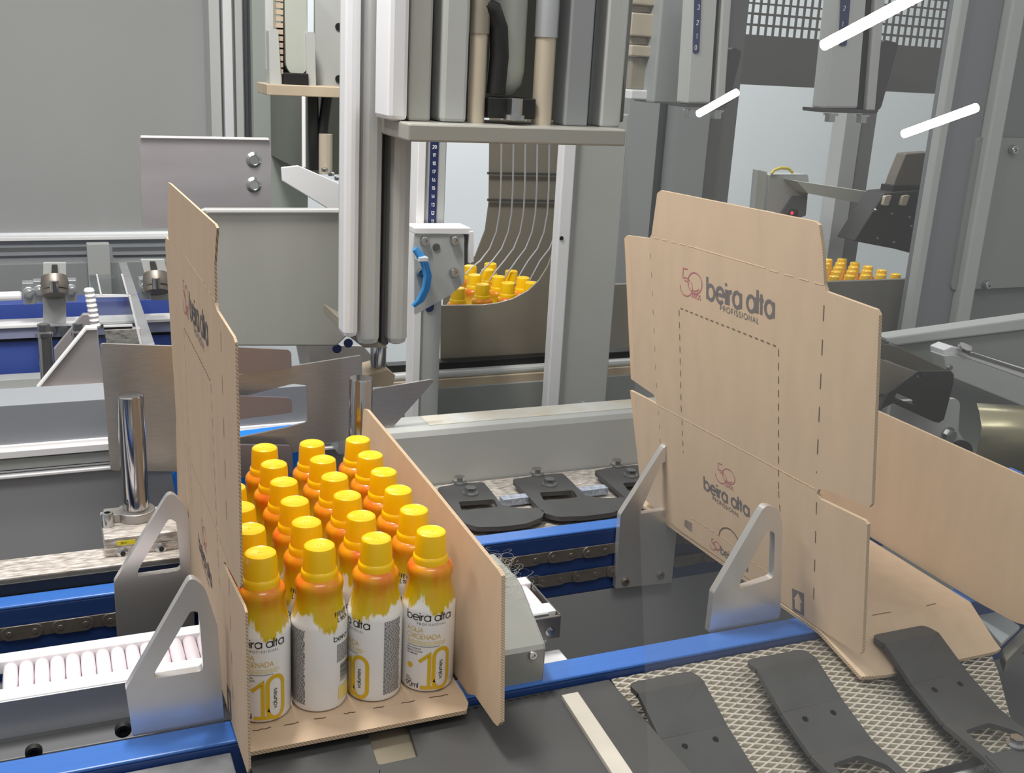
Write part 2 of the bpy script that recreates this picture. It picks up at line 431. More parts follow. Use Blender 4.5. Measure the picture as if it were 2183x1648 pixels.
def text(s, h, track=.16, x=0, y=0, anchor='l'):
    out = []; cx = 0
    for ch in s:
        if ch == ' ': cx += .34; continue
        w, ls = G[ch]
        for l in ls: out.append([((cx + px) * h, py * h) for px, py in l])
        cx += w + track
    tw = (cx - track) * h; dx = {'l': 0, 'c': -tw / 2, 'r': -tw}[anchor]
    return [[(px + dx + x, py + y) for px, py in l] for l in out]
def fifty(h):
    """the 50 anniversary mark: an open 5 whose bowl interlocks with a ring 0"""
    ls = [[(.34, 1.0), (.1, 1.0), (.07, .68)] + arc(.22, .34, .34, 112, 40, 6), arc(.26, .36, .33, 35, -100, 14), arc(.26, .36, .33, -100, -185, 8),
          arc(.2, .3, .28, 95, 45, 5), arc(.72, .56, .37, 0, 360, 28), arc(.7, .58, .3, -110, -40, 8)]
    return [[(x * h, y * h) for x, y in l] for l in ls]
def dashes(a, b, dash, gap):
    a = Vector(a); b = Vector(b); L = (b - a).length; d = (b - a).normalized(); t = 0; out = []
    while t < L:
        out.append([tuple(a + d * t), tuple(a + d * min(L, t + dash))]); t += dash + gap
    return out

# ================================================================== SETTING
floor = MB().box(-3, 6, -2.5, 4.2, -.95, -.90).build('floor', GREYV); struct(floor)
w = MB().box(-3, 6, 3.6, 3.7, -.9, 3.2).build('wall_back', WALLM); struct(w)

# ================================================================== RAILS
def rail(name, y0, y1, label, x0=-.3, x1=1.05, body=(0, 0)):
    t = thing(name, label, 'rail', ((x0 + x1) / 2, (y0 + y1) / 2, -.09))
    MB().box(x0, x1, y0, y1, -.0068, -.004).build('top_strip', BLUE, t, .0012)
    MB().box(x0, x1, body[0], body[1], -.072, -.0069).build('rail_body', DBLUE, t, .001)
    return t
rail('chain_rail', .6275, .6515, 'blue plastic chain guide running along the front, under the near edge of both cartons', body=(.6275, .6515))
rail('chain_rail', .8605, .8795, 'blue plastic chain guide at the back, with the roller chain along its face', body=(.8607, .8795))
# deep body under the front rail's far side, seen through the gap
t = MB().box(-.3, 1.05, .8615, .88, -.30, -.0725).build('grey_trough_wall', mat('trough_grey', (160, 161, 162), rough=.5), bevel=.001)
tag(t, 'dark grey wall hanging below the back blue chain guide', 'machine panel')
t = MB().box(-.5, 1.3, .50, .8595, -.17, -.16).build('trough_floor', GREYV)
tag(t, 'dark tray floor deep between the two blue guides', 'machine panel')

def chain(z, xs, x_end, label):
    y = .8585
    t = thing('roller_chain', label, 'chain', ((xs + x_end) / 2, y, z - .0065))
    x = xs; k = 0; p = .01905
    while x < x_end:
        m = MB(); h = .0062 if k % 2 == 0 else .0056; yy = y - (.0016 if k % 2 == 0 else .0001)
        out = arc(x, z, h, 90, 270, 10) + arc(x + p, z, h, -90, 90, 10)
        m.plate([[(a, yy, b) for a, b in out]], (0, .0014, 0))
        if k % 2 == 0:
            for c in (x, x + p):
                m.cyl((c, yy - .0009, z), (c, yy + .001, z), .0023, 16)
        m.build('outer_link' if k % 2 == 0 else 'inner_link', CHAINM, t, .0004)
        x += p; k += 1
    return t
chain(-.0265, .3942 - 2 * .01905 * 3, .74, 'upper run of roller chain on the back blue guide, right of the filled carton')
chain(-.0515, .4228 - 2 * .01905 * 2, .74, 'lower run of roller chain on the back blue guide, right of the filled carton')
chain(-.0268, -.0104 - 2 * .01905 * 5, .09, 'oily roller chain on the back blue guide, left of the filled carton')

# ================================================================== MINI ROLLER TRACK
t = thing('roller_track', 'white aluminium track of small pink white rollers passing under the filled carton', 'roller track', (.06, .755, -.05))
m = MB()
m.box(-.3, .3708, .7235, .7380, -.014, -.004); m.box(-.3, .3708, .7750, .7875, -.014, -.004)
m.build('side_flange', WHITEP, t, .0006)
MB().box(-.3, .3635, .7215, .7235, -.034, -.0045).build('outer_lip', ALU, t, .0005)
MB().box(-.3, .36, .7385, .7745, -.022, -.020).build('track_bed', GREYD, t)
k = 0; x = -.05 + .0053
while x < .3665:
    if x < .10 or x > .33:
        r = MB(); r.lathe([(0, -.0185), (.0036, -.0185), (.0049, -.0168), (.0051, -.008), (.0052, 0), (.0051, .008), (.0049, .0168), (.0036, .0185), (0, .0185)], (x, .7565, -.0098), 18, 0, (0, 1, 0))
        r.build('roller', ROLLER, t)
    x += .01045
e = MB(); e.box(.3710, .3725, .7180, .7890, -.020, -.0045); e.box(.345, .3725, .7165, .7195, -.026, -.0055)
e.build('end_cap', mat('dark_steel_cap', (120, 116, 112), metal=.6, rough=.35), t, .0015)
e = MB(); e.hexbolt((.3625, .7165, -.0185), (0, -1, 0), .003, .0025); e.build('bolt', ZINC, t)
# channel below the track
t = thing('roller_track_channel', 'grey grooved channel below the pink white roller track', 'channel', (.0, .70, -.12))
m = MB(); m.box(-.3, .34, .700, .7212, -.05, -.036); m.build('ledge', mat('groove_grey', (92, 93, 95), rough=.5), t, .001)
m = MB(); m.box(-.3, .34, .690, .7205, -.12, -.0505); m.build('dark_face', GREYD, t, .001)
for u, v in ((72, 1600), (262, 1553)):
    p = at(u, v, Y=.690); m = MB(); m.socket(p, (0, -1, 0), .0055, .004); m.build('socket_screw', BLACK, t)

# ================================================================== CARTONS
class Sheet:
    """an upright sheet: point + in-plane axes; s runs to the back, t up"""
    def __init__(s, P, yaw, lean):
        s.P = Vector(P); s.n = Vector((1, yaw, lean)).normalized()
        s.S = (Vector((0, 1, 0)) - s.n * s.n.y).normalized(); s.T = s.n.cross(s.S) * -1
        if s.T.z < 0: s.T = -s.T
    def st(s, u, v): d = at(u, v, plane=(s.P, s.n)) - s.P; return d.dot(s.S), d.dot(s.T)
    def w(s, a, b, off=0.0): return s.P + s.S * a + s.T * b - s.n * off
SH2 = Sheet((.5625, .622, -.001), .052, .08)
SH1 = Sheet((.0925, .622, -.001), 0, 0)
def panel_print(m, sh, second=False):
    """printing, creases and perforations, in the blank's own coordinates (read once from the standing blank)"""
    q = lambda u, v: SH2.st(u, v)
    flat = lambda off: (lambda a, b: sh.w(a, b, off))
    def ink(lines, w, mi, off=.00022, seg=None): m.strokes(lines, w, flat(off), mi, seg, lambda p: -sh.n)
    def perf(pts, dash, gap, w=.0009, mi=3):
        for a, b in zip(pts, pts[1:]): ink(dashes(q(*a), q(*b), dash, gap), w, mi, .00026)
    def line(pts, w, mi=4): ink([[q(*p) for p in pts]], w, mi, .0002)
    def placed(lines, o, ex, uy, w, mi, nat):
        o = Vector(q(*o)); ex = Vector(q(*ex)) - o; ey = Vector(q(*uy)) - o
        X = ex / nat; Y = ey
        ink([[tuple(o + X * a + Y * b) for a, b in l] for l in lines], w, mi)
    nat = lambda s, tr: max(x for l in text(s, 1, tr) for x, y in l)
    B = 'beira alta'; nb = nat(B, .2)
    placed(text(B, 1, .2), (1508, 637), (1649, 678), (1508, 590), .0031, 1, nb)
    Pf = 'PROFISSIONAL'; npf = nat(Pf, .42)
    placed(text(Pf, 1, .42), (1536, 661), (1617, 690), (1536, 650), .0007, 1, npf)
    placed(fifty(1), (1453, 630), (1497, 641), (1453, 571), .0009, 2, 1.1)
    placed(text('ANOS', 1, .3), (1475, 634), (1494, 640), (1475, 624), .0006, 2, nat('ANOS', .3))
    # lower printing
    placed(text(B, 1, .2), (1502, 1042), (1597, 1101), (1501, 1015), .0022, 1, nb)
    placed(text(Pf, 1, .42), (1520, 1065), (1575, 1102), (1520, 1058), .0006, 1, npf)
    placed(fifty(1), (1528, 1026), (1567, 1046), (1528, 985), .0007, 2, 1.1)
    placed(text('ANOS', 1, .3), (1547, 1037), (1563, 1045), (1547, 1031), .0005, 2, nat('ANOS', .3))
    placed(fifty(1), (1516, 1170), (1535, 1180), (1516, 1147), .0006, 2, 1.1)
    placed(text(B, 1, .2), (1537, 1180), (1594, 1218), (1537, 1163), .0012, 1, nb)
    # creases and perforated lines
    perf([(1395, 506), (1482, 527)], .008, .006, .0009, 4); line([(1480, 527), (1632, 571)], .0011); perf([(1640, 575), (1755, 607)], .011, .007, .0009, 4)
    perf([(1451, 657), (1658, 739)], .0042, .0036, .0009); perf([(1660, 744), (1660, 1042)], .0062, .0052, .0008)
    perf([(1448, 660), (1453, 890)], .006, .0055, .0007); perf([(1454, 896), (1457, 966)], .005, .005, .0007)
    line([(1400, 862), (1738, 1042)], .0012); perf([(1402, 863), (1738, 1042)], .008, .004, .0006, 4)
    perf([(1757, 650), (1741, 1008)], .0125, .0145, .0009); perf([(1741, 1070), (1734, 1300)], .0105, .0145, .0008)
    perf([(1387, 540), (1401, 850)], .005, .013, .0004); perf([(1404, 876), (1412, 1000)], .004, .010, .0004)
    perf([(1660, 1046), (1664, 1100)], .006, .006, .0007)
    perf([(1474, 1103), (1530, 1139)], .0055, .0045, .0009, 4); line([(1534, 1141), (1582, 1178)], .0009, 4); perf([(1600, 1195), (1645, 1227)], .0055, .0045, .0009, 4)
    a = [(1533, 1142), (1535, 1132), (1541, 1126), (1549, 1125), (1558, 1129), (1567, 1139), (1574, 1151), (1577, 1164)]
    ink([[q(*p) for p in a]], .0011, 3)
    # upright arrow mark
    rect = [q(1689, 1254), q(1714, 1265), q(1714, 1313), q(1690, 1300)]
    arrow = [q(1694, 1296), q(1694, 1277), q(1691, 1275), q(1701, 1262), q(1711, 1286), q(1707, 1284), q(1707, 1304)]
    m.plate([[sh.w(a, b, .0001) for a, b in rect], [sh.w(a, b, .0001) for a, b in arrow]], -sh.n * .0002, 1)
    rect = [q(1460, 1108), q(1476, 1117), q(1475, 1137), q(1459, 1123)]
    for k in range(5):
        f0 = k / 5; a0 = Vector(rect[0]).lerp(Vector(rect[3]), f0); b0 = Vector(rect[1]).lerp(Vector(rect[2]), f0)
        ink([[tuple(a0), tuple(b0)]], .0009, 1)
KM = [KRAFT, PRINT, PINK, CUT, CREASE, FLUTE]

# --- standing blank on the right
t2 = thing('carton_blank', 'unfilled kraft carton blank standing on edge against two steel pushers, on the right', 'carton', (.64, .62, -.004))
pts = [(1450, 1131), (1413, 1100), (1371, 1062), (1365, 1030), (1343, 832), (1392, 857), (1399, 862), (1400, 853), (1392, 840), (1345, 808), (1331, 508), (1336, 502), (1384, 508), (1389, 500), (1401, 412), (1408, 406), (1736, 472), (1746, 480), (1753, 530), (1757, 607), (1762, 622), (1868, 660), (1874, 672), (1858, 1075), (1852, 1082), (1755, 1042), (1744, 1044), (1741, 1052), (1748, 1064), (1843, 1110), (1849, 1118), (1838, 1390), (1832, 1395), (1745, 1340)]
o = [SH2.w(*SH2.st(*p)) for p in pts]
m = MB().plate([o], SH2.n * .003, 0, 5); panel_print(m, SH2)
m.build('upright_panel', KM, t2, clean=False)
b = [Vector((.5615, .622, -.001)), Vector((.7255, .622, -.001)), Vector((.731, .92, -.001)), Vector((.549, .92, -.001))]
m = MB().plate([b], (0, 0, -.003), 0, 5)
fl = pix([(1836, 1443), (1890, 1439), (2122, 1389), (2134, 1383), (2118, 1362)], plane=((.6, .622, -.001), (0, -.32, 1)))
m.plate([[Vector((.5615, .622, -.001))] + fl + [Vector((.7255, .622, -.001))]], (0, .0005, -.003), 0, 5)
for a, c in (((1860, 1310), (1900, 1303)), ((1975, 1290), (1995, 1285))):
    A, Cc = at(*a, Z=0), at(*c, Z=0); m.strokes([[(A.x, A.y), (Cc.x, Cc.y)]], .0008, lambda x, y: Vector((x, y, -.0006)), 3)
m.build('base_panel', KM, t2, clean=False)
yz = [(.93, 0), (.93, .125), (.545, .1256), (.545, .012), (.578, .001), (.62, -.001)]
m = MB().plate([rnd([(.732, y, z) for y, z in yz], .006)], (.003, 0, 0), 0, 5)
m.build('side_panel', KM, t2, clean=False)

# --- filled carton on the left
t1 = thing('display_carton', 'kraft display carton open at the front and filled with yellow-capped bottles', 'carton', (.17, .62, -.004))
px1 = [(358, 389), (363, 392), (458, 478), (462, 486), (457, 560), (458, 645), (462, 662), (497, 718), (501, 730), (508, 1000), (513, 1248), (510, 1255), (480, 1198), (477, 1200), (482, 1216), (519, 1292), (523, 1306), (530, 1640), (527, 1648), (500, 1562)]
o = [at(u, v, X=.0925) for u, v in px1] + [Vector((.0925, .922, -.001)), Vector((.0925, .94, .02))] + [at(u, v, X=.0925) for u, v in [(375, 905), (376, 898), (352, 520), (353, 505), (359, 512), (357, 470)]]
m = MB().plate([o], (.0015, 0, 0), 0, 5); panel_print(m, SH1)
m.build('upright_panel', KM, t1, clean=False)
m = MB().plate([[Vector(p) for p in ((.0952, .628, 0), (.2520, .628, 0), (.2530, .93, 0), (.0952, .93, 0))]], (0, 0, -.003), 0, 5)
m.plate([[Vector(p) for p in ((.0952, .628, 0), (.0952, .6085, -.0015), (.2475, .6085, -.0015), (.2518, .616, -.001), (.2520, .628, 0))]], (0, 0, -.003), 0, 5)
for kk in range(7):
    xx = .104 + kk * .0205; m.strokes([[(xx + i * .002, .6285 + random.uniform(-.0006, .0006)) for i in range(random.randint(5, 9))]], .0008, lambda x, y: Vector((x, y, .00025)), 3)
m.build('base_panel', KM, t1, clean=False)
SH3 = Sheet((.2545, .62, 0), 0, -.085)
o3 = [SH3.w(*SH3.st(*p)) for p in [(775, 872), (782, 874), (920, 1040), (1062, 1216), (1069, 1228), (1067, 1540), (1060, 1548), (1052, 1540), (1012, 1482)]] + [SH3.w(.005, 0), SH3.w(.31, 0)]
m = MB().plate([o3], (.0028, 0, 0), 0, 5)
m.build('side_panel', KM, t1, clean=False)

# ================================================================== BOTTLES
def bottle_meshes():
    body = MB()
    prof = [(0, .0), (.0150, .0), (.0182, .0012), (.0192, .0040), (.0192, .0625), (.0190, .0648), (.0186, .0662), (.0172, .0735), (.0160, .0790), (.0156, .0830), (.0160, .0868),
            (.0163, .0890), (.0160, .0916), (.0146, .0940), (.0118, .0955), (.0104, .0960), (.0104, .104), (0, .104)]
    body.lathe(prof, n=40)
    R = .0193
    def mp(x, y): a = x / (R); return Vector((R * 1.005 * sin(a), -R * 1.005 * cos(a), y))     # front of the label faces -Y
    def put(lines, w, mi, seg=.0016): body.strokes(lines, w, mp, mi, seg, lambda p: Vector((p.x, p.y, 0)).normalized())
    # front label
    T = lambda s, h, tr, x, y, an='l': text(s, h, tr, x, y, an)
    put(T('beira alta', .0064, .14, 0, .0574, 'c'), .0007, 1)
    put(T('PROFISSIONAL', .0016, .62, .002, .0540, 'c'), .00022, 2)
    put(T('ÁGUA', .0036, .18, -.0165, .0483), .00036, 3); put(T('OXIGENADA', .0036, .16, -.0165, .0432), .00036, 3)
    for k in range(3):
        x = -.0165
        while x < .012 - k * .001:
            l = random.uniform(.0008, .003); put([[(x, .0412 - k * .0012), (x + l, .0412 - k * .0012)]], .0005, 4); x += l + .0005
    put([[(-.0165, .0372), (.0085, .0372)]], .0003, 1)
    put(T('COM LANOLINA', .0011, .3, -.0165, .0346), .0002, 1); put(T('HIDRATA AMACIA', .0011, .3, -.0165, .0325), .0002, 1); put(T('E DA BRILHO', .0011, .3, -.0165, .0304), .0002, 1)
    put([arc(-.0134, .0210, .0011, 0, 360, 16)], .0022, 3, None)
    put(T('90ml', .0042, .14, -.0165, .0040), .0005, 1)
    put(T('PESO', .0009, .3, -.0165, .0108), .0002, 2); put(T('LIQUIDO', .0009, .3, -.0165, .0092), .0002, 2)
    put([[(-.0062, .0250), (.0012, .0312), (.0012, .0040)], [(-.0050, .0046), (.0058, .0046)]], .0026, 3)
    o10 = [(.0046, .0105)] + [(.0100 + .0056 * cos(radians(a)), .0106 + .0070 * sin(radians(a))) for a in range(180, 361, 15)] + [(.0156, .0285)] + \
          [(.0100 + .0056 * cos(radians(a)), .0285 + .0065 * sin(radians(a))) for a in range(0, 181, 15)] + [(.0044, .0105)]
    put([o10], .0028, 3)
    vt = T('volumes', .0031, .2, 0, 0)
    put([[(.0108 - y, .0108 + x) for x, y in l] for l in vt], .0004, 1)
    # small print column on the right of the label
    y = .0620
    while y > .0060:
        x = .0270
        while x < .0405:
            l = random.uniform(.0006, .0026); put([[(x, y), (min(x + l, .0415), y)]], .00062, 2); x += l + .0004
        y -= .00105
    # barcode side
    put(T('beira alta', .0042, .17, -.0480, .0530, 'c'), .0005, 1)
    y = .0495
    while y > .0365:
        x = -.0570
        while x < -.0395:
            l = random.uniform(.0006, .0026); put([[(x, y), (min(x + l, -.0385), y)]], .0006, 2); x += l + .0004
        y -= .00105
    for k in range(16):
        put([[(-.0540, .0345 - k * .0009), (-.0400, .0345 - k * .0009)]], random.choice((.0003, .0005, .0006)), 1)
    put([[(-.0555, .0120), (-.0400, .0120)]], .0100, 4)
    body2 = body
    def mpn(x, y):
        # neck date stamp follows the sloping neck
        z = y; rr = .0193
        for (r0, z0), (r1, z1) in zip(prof[4:], prof[5:]):
            if z0 <= z <= z1: rr = r0 + (r1 - r0) * (z - z0) / (z1 - z0)
        a = x / .0193; rr += .0003
        return Vector((rr * sin(a), -rr * cos(a), z))
    for s_, yy in (('F:FEV/25', .0705), ('L:19576', .0665)):
        body2.strokes(text(s_, .0028, .2, -.0575 + (0 if s_[0] == 'F' else .002), yy), .00048, mpn, 1, .001, lambda p: Vector((p.x, p.y, 0)).normalized())
    cap = MB(); cap.lathe([(.0104, .0952), (.0124, .0952), (.0124, .0985), (.0119, .1002), (.0113, .1008), (.0106, .1148), (.0101, .1168), (.0090, .1176), (.0084, .1173), (.0016, .1171), (.0011, .1176), (0, .1177)], n=40)
    t = thing('bottle', 'x', 'bottle')
    bo = body.build('bottle_body', [BOTTLE, BLACKP, GREYP, GOLD, PALEGOLD, DARKGOLD], t, clean=False)
    co = cap.build('screw_cap', CAPY, t)
    return t
proto = bottle_meshes()
first = [True]
def put_bottle(x, y, z, rot, label, group):
    if first[0]: r = proto; first[0] = False; kids = []
    else:
        r = proto.copy(); COL.objects.link(r); kids = list(proto.children)
        for k in kids:
            c = k.copy(); COL.objects.link(c); c.parent = r
    r.location = (x, y, z); r.rotation_euler = (0, 0, rot); r['label'] = label; r['category'] = 'bottle'; r['group'] = group
    return r
cols = [.1150, .1540, .1933, .2328]; cn = ['far left', 'second', 'third', 'far right']
rown = ['front row', 'second row', 'third row', 'fourth row', 'fifth row', 'back row']
face = {(0, 0): -.06, (0, 1): 3.62, (0, 2): -1.05, (0, 3): .03}
look = {(0, 0): 'yellow-capped bottle partly behind the tall kraft panel, front row of the filled carton',
        (0, 1): 'front row bottle turned to show small print and a black date stamp',
        (0, 2): 'yellow-capped bottle showing a gold 10 left of a block of small print, front row',
        (0, 3): 'yellow-capped bottle with its front label facing out, front row beside the right kraft wall'}
for i in range(6):
    for j in range(4):
        x = cols[j]; y = .6525 + i * .0387
        base = atan2(x, y) * -1            # turns the label towards the aisle
        rot = base + face.get((i, j), random.uniform(-3, 3))
        if (i, j) == (1, 3): rot = base + 2.4
        lab = look.get((i, j), 'yellow-capped bottle in the filled carton, %s row from the front, %s column' % (['', 'second', 'third', 'fourth', 'fifth', 'last'][i], ['leftmost', 'second', 'third', 'rightmost'][j]))
        put_bottle(x, y, .0002, rot, lab, 'bottles in the filled carton')

# ================================================================== PUSHER LUGS
def lug(label, Y, outer, hole, th=.0068, r=.008, bolts=(), low=True):
    P = pix(outer, Y=Y)
    c = (min(p.x for p in P) + max(p.x for p in P)) / 2
    t = thing('pusher_lug', label, 'pusher lug', (c, Y, min(p.z for p in P)), 'triangular steel pushers on the chains')
    Pr = rnd(P, r, small=.0012); H = rnd(pix(hole, Y=Y), .004, 6)
    MB().plate([Pr, H], (0, th, 0)).build('plate', LUGS, t, .0007)
    for b in bolts:
        m = MB(); m.socket(at(*b, Y=Y), (0, -1, 0), .0042, .0022); m.build('socket_screw', CHAINM, t)
    return t
lug('nearest steel pusher, left of the filled carton, standing over the front blue guide', .6535, [(406, 1229), (436, 1250), (464, 1335), (478, 1540), (283, 1570), (268, 1470)],
    [(407, 1302), (424, 1305), (434, 1430), (326, 1447), (332, 1430)])
lug('steel pusher behind the nearest one, left of the filled carton at the back guide', .8515, [(362, 1046), (396, 1078), (411, 1140), (415, 1350), (250, 1360), (243, 1243)],
    [(360, 1105), (376, 1112), (386, 1216), (291, 1230), (296, 1212)])
lug('steel pusher with two socket screws, behind the standing blank at the back guide', .8515, [(1420, 945), (1449, 956), (1453, 1010), (1446, 1100), (1432, 1242), (1312, 1255), (1323, 1098)],
    [(1412, 985), (1437, 985), (1434, 1085), (1364, 1096), (1370, 1080)], bolts=((1333, 1240), (1408, 1226)))
lug('steel pusher in front of the standing blank, on the front guide', .6535, [(1632, 1075), (1660, 1084), (1669, 1118), (1664, 1300), (1660, 1322), (1512, 1350), (1522, 1265)],
    [(1635, 1132), (1652, 1134), (1649, 1232), (1576, 1256), (1578, 1240)])

# ================================================================== BRACKET AND FLUFF RIGHT OF THE FILLED CARTON
t = thing('cover_bracket', 'grey bent metal cover with a screw, right of the filled carton on the front guide', 'bracket', (.30, .65, -.004))
yz = [(.6305, -.006), (.6300, .0225), (.6320, .0255), (.676, .0495), (.690, .052), (.735, .050), (.735, .0485), (.690, .0503), (.677, .048), (.634, .0245), (.632, .0215), (.632, -.006)]
MB().plate([[(.262, y, z) for y, z in yz]], (.0545, 0, 0)).build('cover', mat('dull_zinc', (158, 158, 152), metal=.5, rough=.4, noise=.06, scale=12), t, .0006)
MB().plate([[(.3165, y, z) for y, z in [(.6305, -.006), (.630, .0225), (.632, .0255), (.676, .0495), (.690, .052), (.735, .05), (.735, .02), (.70, -.006)]]], (-.0015, 0, 0)).build('end_plate', ALU, t, .0004)
m = MB(); m.socket(at(1135, 1396, Y=.6300), (0, -1, 0), .0034, .002); m.build('socket_screw', ZINC, t)
m = MB()
for k in range(130):
    c = Vector((.305 + random.gauss(0, .009), .70 + random.gauss(0, .018), .052 + random.gauss(0, .004)))
    if c.z < .05: c.z = .05
    pts = []; a = random.uniform(0, 6.28); rr = random.uniform(.003, .008); tilt = random.uniform(-.5, .5)
    for i in range(7):
        b = a + i * .55; pts.append(c + Vector((cos(b) * rr, sin(b) * rr * .6, abs(sin(b * .7 + tilt)) * rr * .5)))
    m.tube(pts, .00008, 3, 0, False)
o = m.build('fibre_tuft', HAIR, clean=False); tag(o, 'tangled pale fibres caught on the grey bent cover', 'lint', kind='stuff')

m = MB(); m.box(.344, .372, .6525, .7155, -.040, -.0360); o = m.build('aluminium_tab', ALUW, bevel=.001)
tag(o, 'light aluminium foot lying between the grey bent cover and the front guide', 'bracket')

# ================================================================== FRONT FINGERS, MESH AND BRUSHES
def finger(label, x0, x1, yoff=0):
    t = thing('guide_finger', label, 'guide finger', ((x0 + x1) / 2, .60, -.03), 'black guide fingers in front')
    w = x1 - x0; prof = [(.604, -.0018), (.588, -.0005), (.5535, -.0165), (.517, -.0285), (.476, -.0312), (.42, -.040)]
    prof = [(y + yoff, z) for y, z in prof]
    m = MB(); th = .0045
    for i in range(5):
        (ya, za), (yb, zb) = prof[i], prof[i + 1]
        A = lambda s, l: Vector((x0 + w * s, ya + (yb - ya) * l, za + (zb - za) * l))
        out = [A(0, 0), A(1, 0), A(1, 1), A(0, 1)]
        if i == 0: out = rnd(out, .008, 5, which=(0, 1))
        holes = []
        L = math.hypot(yb - ya, zb - za)
        if i == 2:
            for s, l in ((.27, .25), (.73, .25)): holes.append([A(s + .045 * cos(k * pi / 6), l + .045 * w / L * sin(k * pi / 6)) for k in range(12)])
        if i == 3: holes.append(rnd([A(.16, .30), A(.62, .25), A(.86, .62), A(.86, .97), A(.16, .97)], .004))
        nrm = Vector((0, zb - za, -(yb - ya))).normalized(); nrm = nrm if nrm.z < 0 else -nrm
        m.plate([out] + holes, nrm * th)
    m.build('bent_plate', BLACKM, t, .0003)
    b = MB()
    for k in range(2200):
        y = random.uniform(.455, .575) + yoff; z0 = -.005
        for (ya, za), (yb, zb) in zip(prof, prof[1:]):
            if yb <= y <= ya: z0 = za + (zb - za) * (ya - y) / (ya - yb) - .0045
        x = x0 + random.uniform(.0005, .012); l = random.uniform(.013, .024)
        dx = random.uniform(-.010, -.001); dy = random.uniform(-.003, .003)
        p = Vector((x, y, z0)); e = Vector((x + dx - .003, y + dy, max(z0 - l, -.0115 - (.6265 - y) * .255)))
        b.add([p, p + Vector((.00035, .0003, 0)), e], [(0, 1, 2)])
    o = b.build('brush_bristles', BLACK, t, clean=False); o['kind'] = 'stuff'
    return t
finger('left finger of three matt black bent plates, bottom right of the front rail', .3728, .4282)
finger('middle matt black bent finger over the mesh, below the standing blank', .4762, .5318)
f3 = finger('right matt black bent finger lying over the flat flap of the standing blank', .5995, .6568)
m = MB(); m.hexbolt(at(2165, 1588, Z=-.031), (0, 0, 1), .0052, .005); m.build('bolt', ZINC, f3)
m = MB().plate([[(.372, .6265, -.0118), (.735, .6265, -.0118), (.70, .56, -.02875), (.655, .494, -.0456), (.375, .494, -.0456)]], (0, 0, -.0015))
o = m.build('mesh_deck', MESHM, clean=False); tag(o, 'expanded metal mesh deck beneath the black fingers in front', 'mesh')
m = MB(); m.box(.372, .80, .36, .4935, -.060, -.052); m.box(.372, .80, .47, .4935, -.09, -.0605)
o = m.build('front_ledge', GREYL, bevel=.004); tag(o, 'pale grey ledge at the front edge of the mesh deck', 'ledge')
# dark plate under the filled carton
sq = pix([(782, 1556), (868, 1541), (890, 1612), (806, 1630)], Z=-.011)
m = MB().plate([[(.0985, .6262, -.011), (.3700, .6262, -.011), (.3700, .36, -.011), (.0985, .36, -.011)], rnd(sq, .003)], (0, 0, -.004))
o = m.build('deck_plate', GREYV, bevel=.001); tag(o, 'dark charcoal deck plate with a square window, under the front guide', 'deck plate')
m = MB().box(.12, .30, .50, .6260, -.021, -.0152); o = m.build('backing_plate', mat('tan_backing2', (128, 120, 102), rough=.7)); tag(o, 'tan plate seen through the square window of the charcoal deck', 'plate')
m = MB().plate([[at(u, v, Z=-.0074) for u, v in [(1197, 1481), (1232, 1474), (1345, 1640), (1395, 1720), (1345, 1720), (1300, 1640)]]], (0, 0, -.0036))
o = m.build('aluminium_strip', mat('dusty_aluminium', (196, 190, 178), metal=.2, rough=.5, noise=.06), bevel=.0006); tag(o, 'dusty aluminium strip lying on the charcoal deck plate, beside the mesh', 'strip')
m = MB().box(-.12, .089, .50, .6262, -.0155, -.0110); o = m.build('side_plate', mat('speckled_grey_plate', (108, 108, 110), rough=.55, noise=.12, scale=120), bevel=.001); tag(o, 'speckled grey plate below the front guide at the bottom left', 'plate')

# ================================================================== BACK FINGERS
def back_finger(label, dx, sx=1, group='black guide fingers at the back'):
    base = [(1092, 1022), (1150, 1012), (1200, 1009), (1222, 1030), (1246, 1056), (1290, 1062), (1330, 1060), (1346, 1068), (1340, 1080), (1305, 1093), (1250, 1100), (1190, 1102), (1160, 1094)]
    P = [at(u, v, Z=-.010) + Vector((dx, 0, 0)) for u, v in base]
    for p in P: p.x = .489 + dx + (p.x - .489 - dx) * sx
    H = [at(u, v, Z=-.010) + Vector((dx, 0, 0)) for u, v in [(1150, 1050), (1222, 1045), (1232, 1060), (1160, 1068)]]
    c = sum(P, Vector()) / len(P)
    t = thing('guide_finger', label, 'guide finger', (c.x, c.y, -.016), group)
    MB().plate([rnd(P, .004), rnd(H, .003)], (0, 0, -.005)).build('plate', BLACKM, t, .0009)
    for p in ((1144, 1012), (1171, 1034)):
        q = at(*p, Z=-.010) + Vector((dx, 0, 0)); m = MB(); m.hexbolt(q, (0, 0, 1), .0062, .0058); m.build('hex_bolt', ZINC, t)
    q = at(1245, 1050, Z=-.014) + Vector((dx, 0, 0))
    MB().box(q.x - .004, q.x + .028, q.y - .003, q.y + .008, -.018, -.0105).build('numbered_tag', mat('tag_strip', (150, 158, 172), rough=.4, noise=.35, scale=260), t)
    return t
back_finger('left of the rear black plates with two hex bolts, right of the filled carton', -.0925, .86)
back_finger('middle rear black plate with two hex bolts, in front of the grey beam', 0)
back_finger('rear black plate with two hex bolts, half hidden by the standing blank', .1015)
m = MB().box(.30, 1.0, .8805, 1.048, -.030, -.0205); o = m.build('rear_deck', WORN, bevel=.001); tag(o, 'scuffed metal deck beneath the rear black plates', 'deck plate')
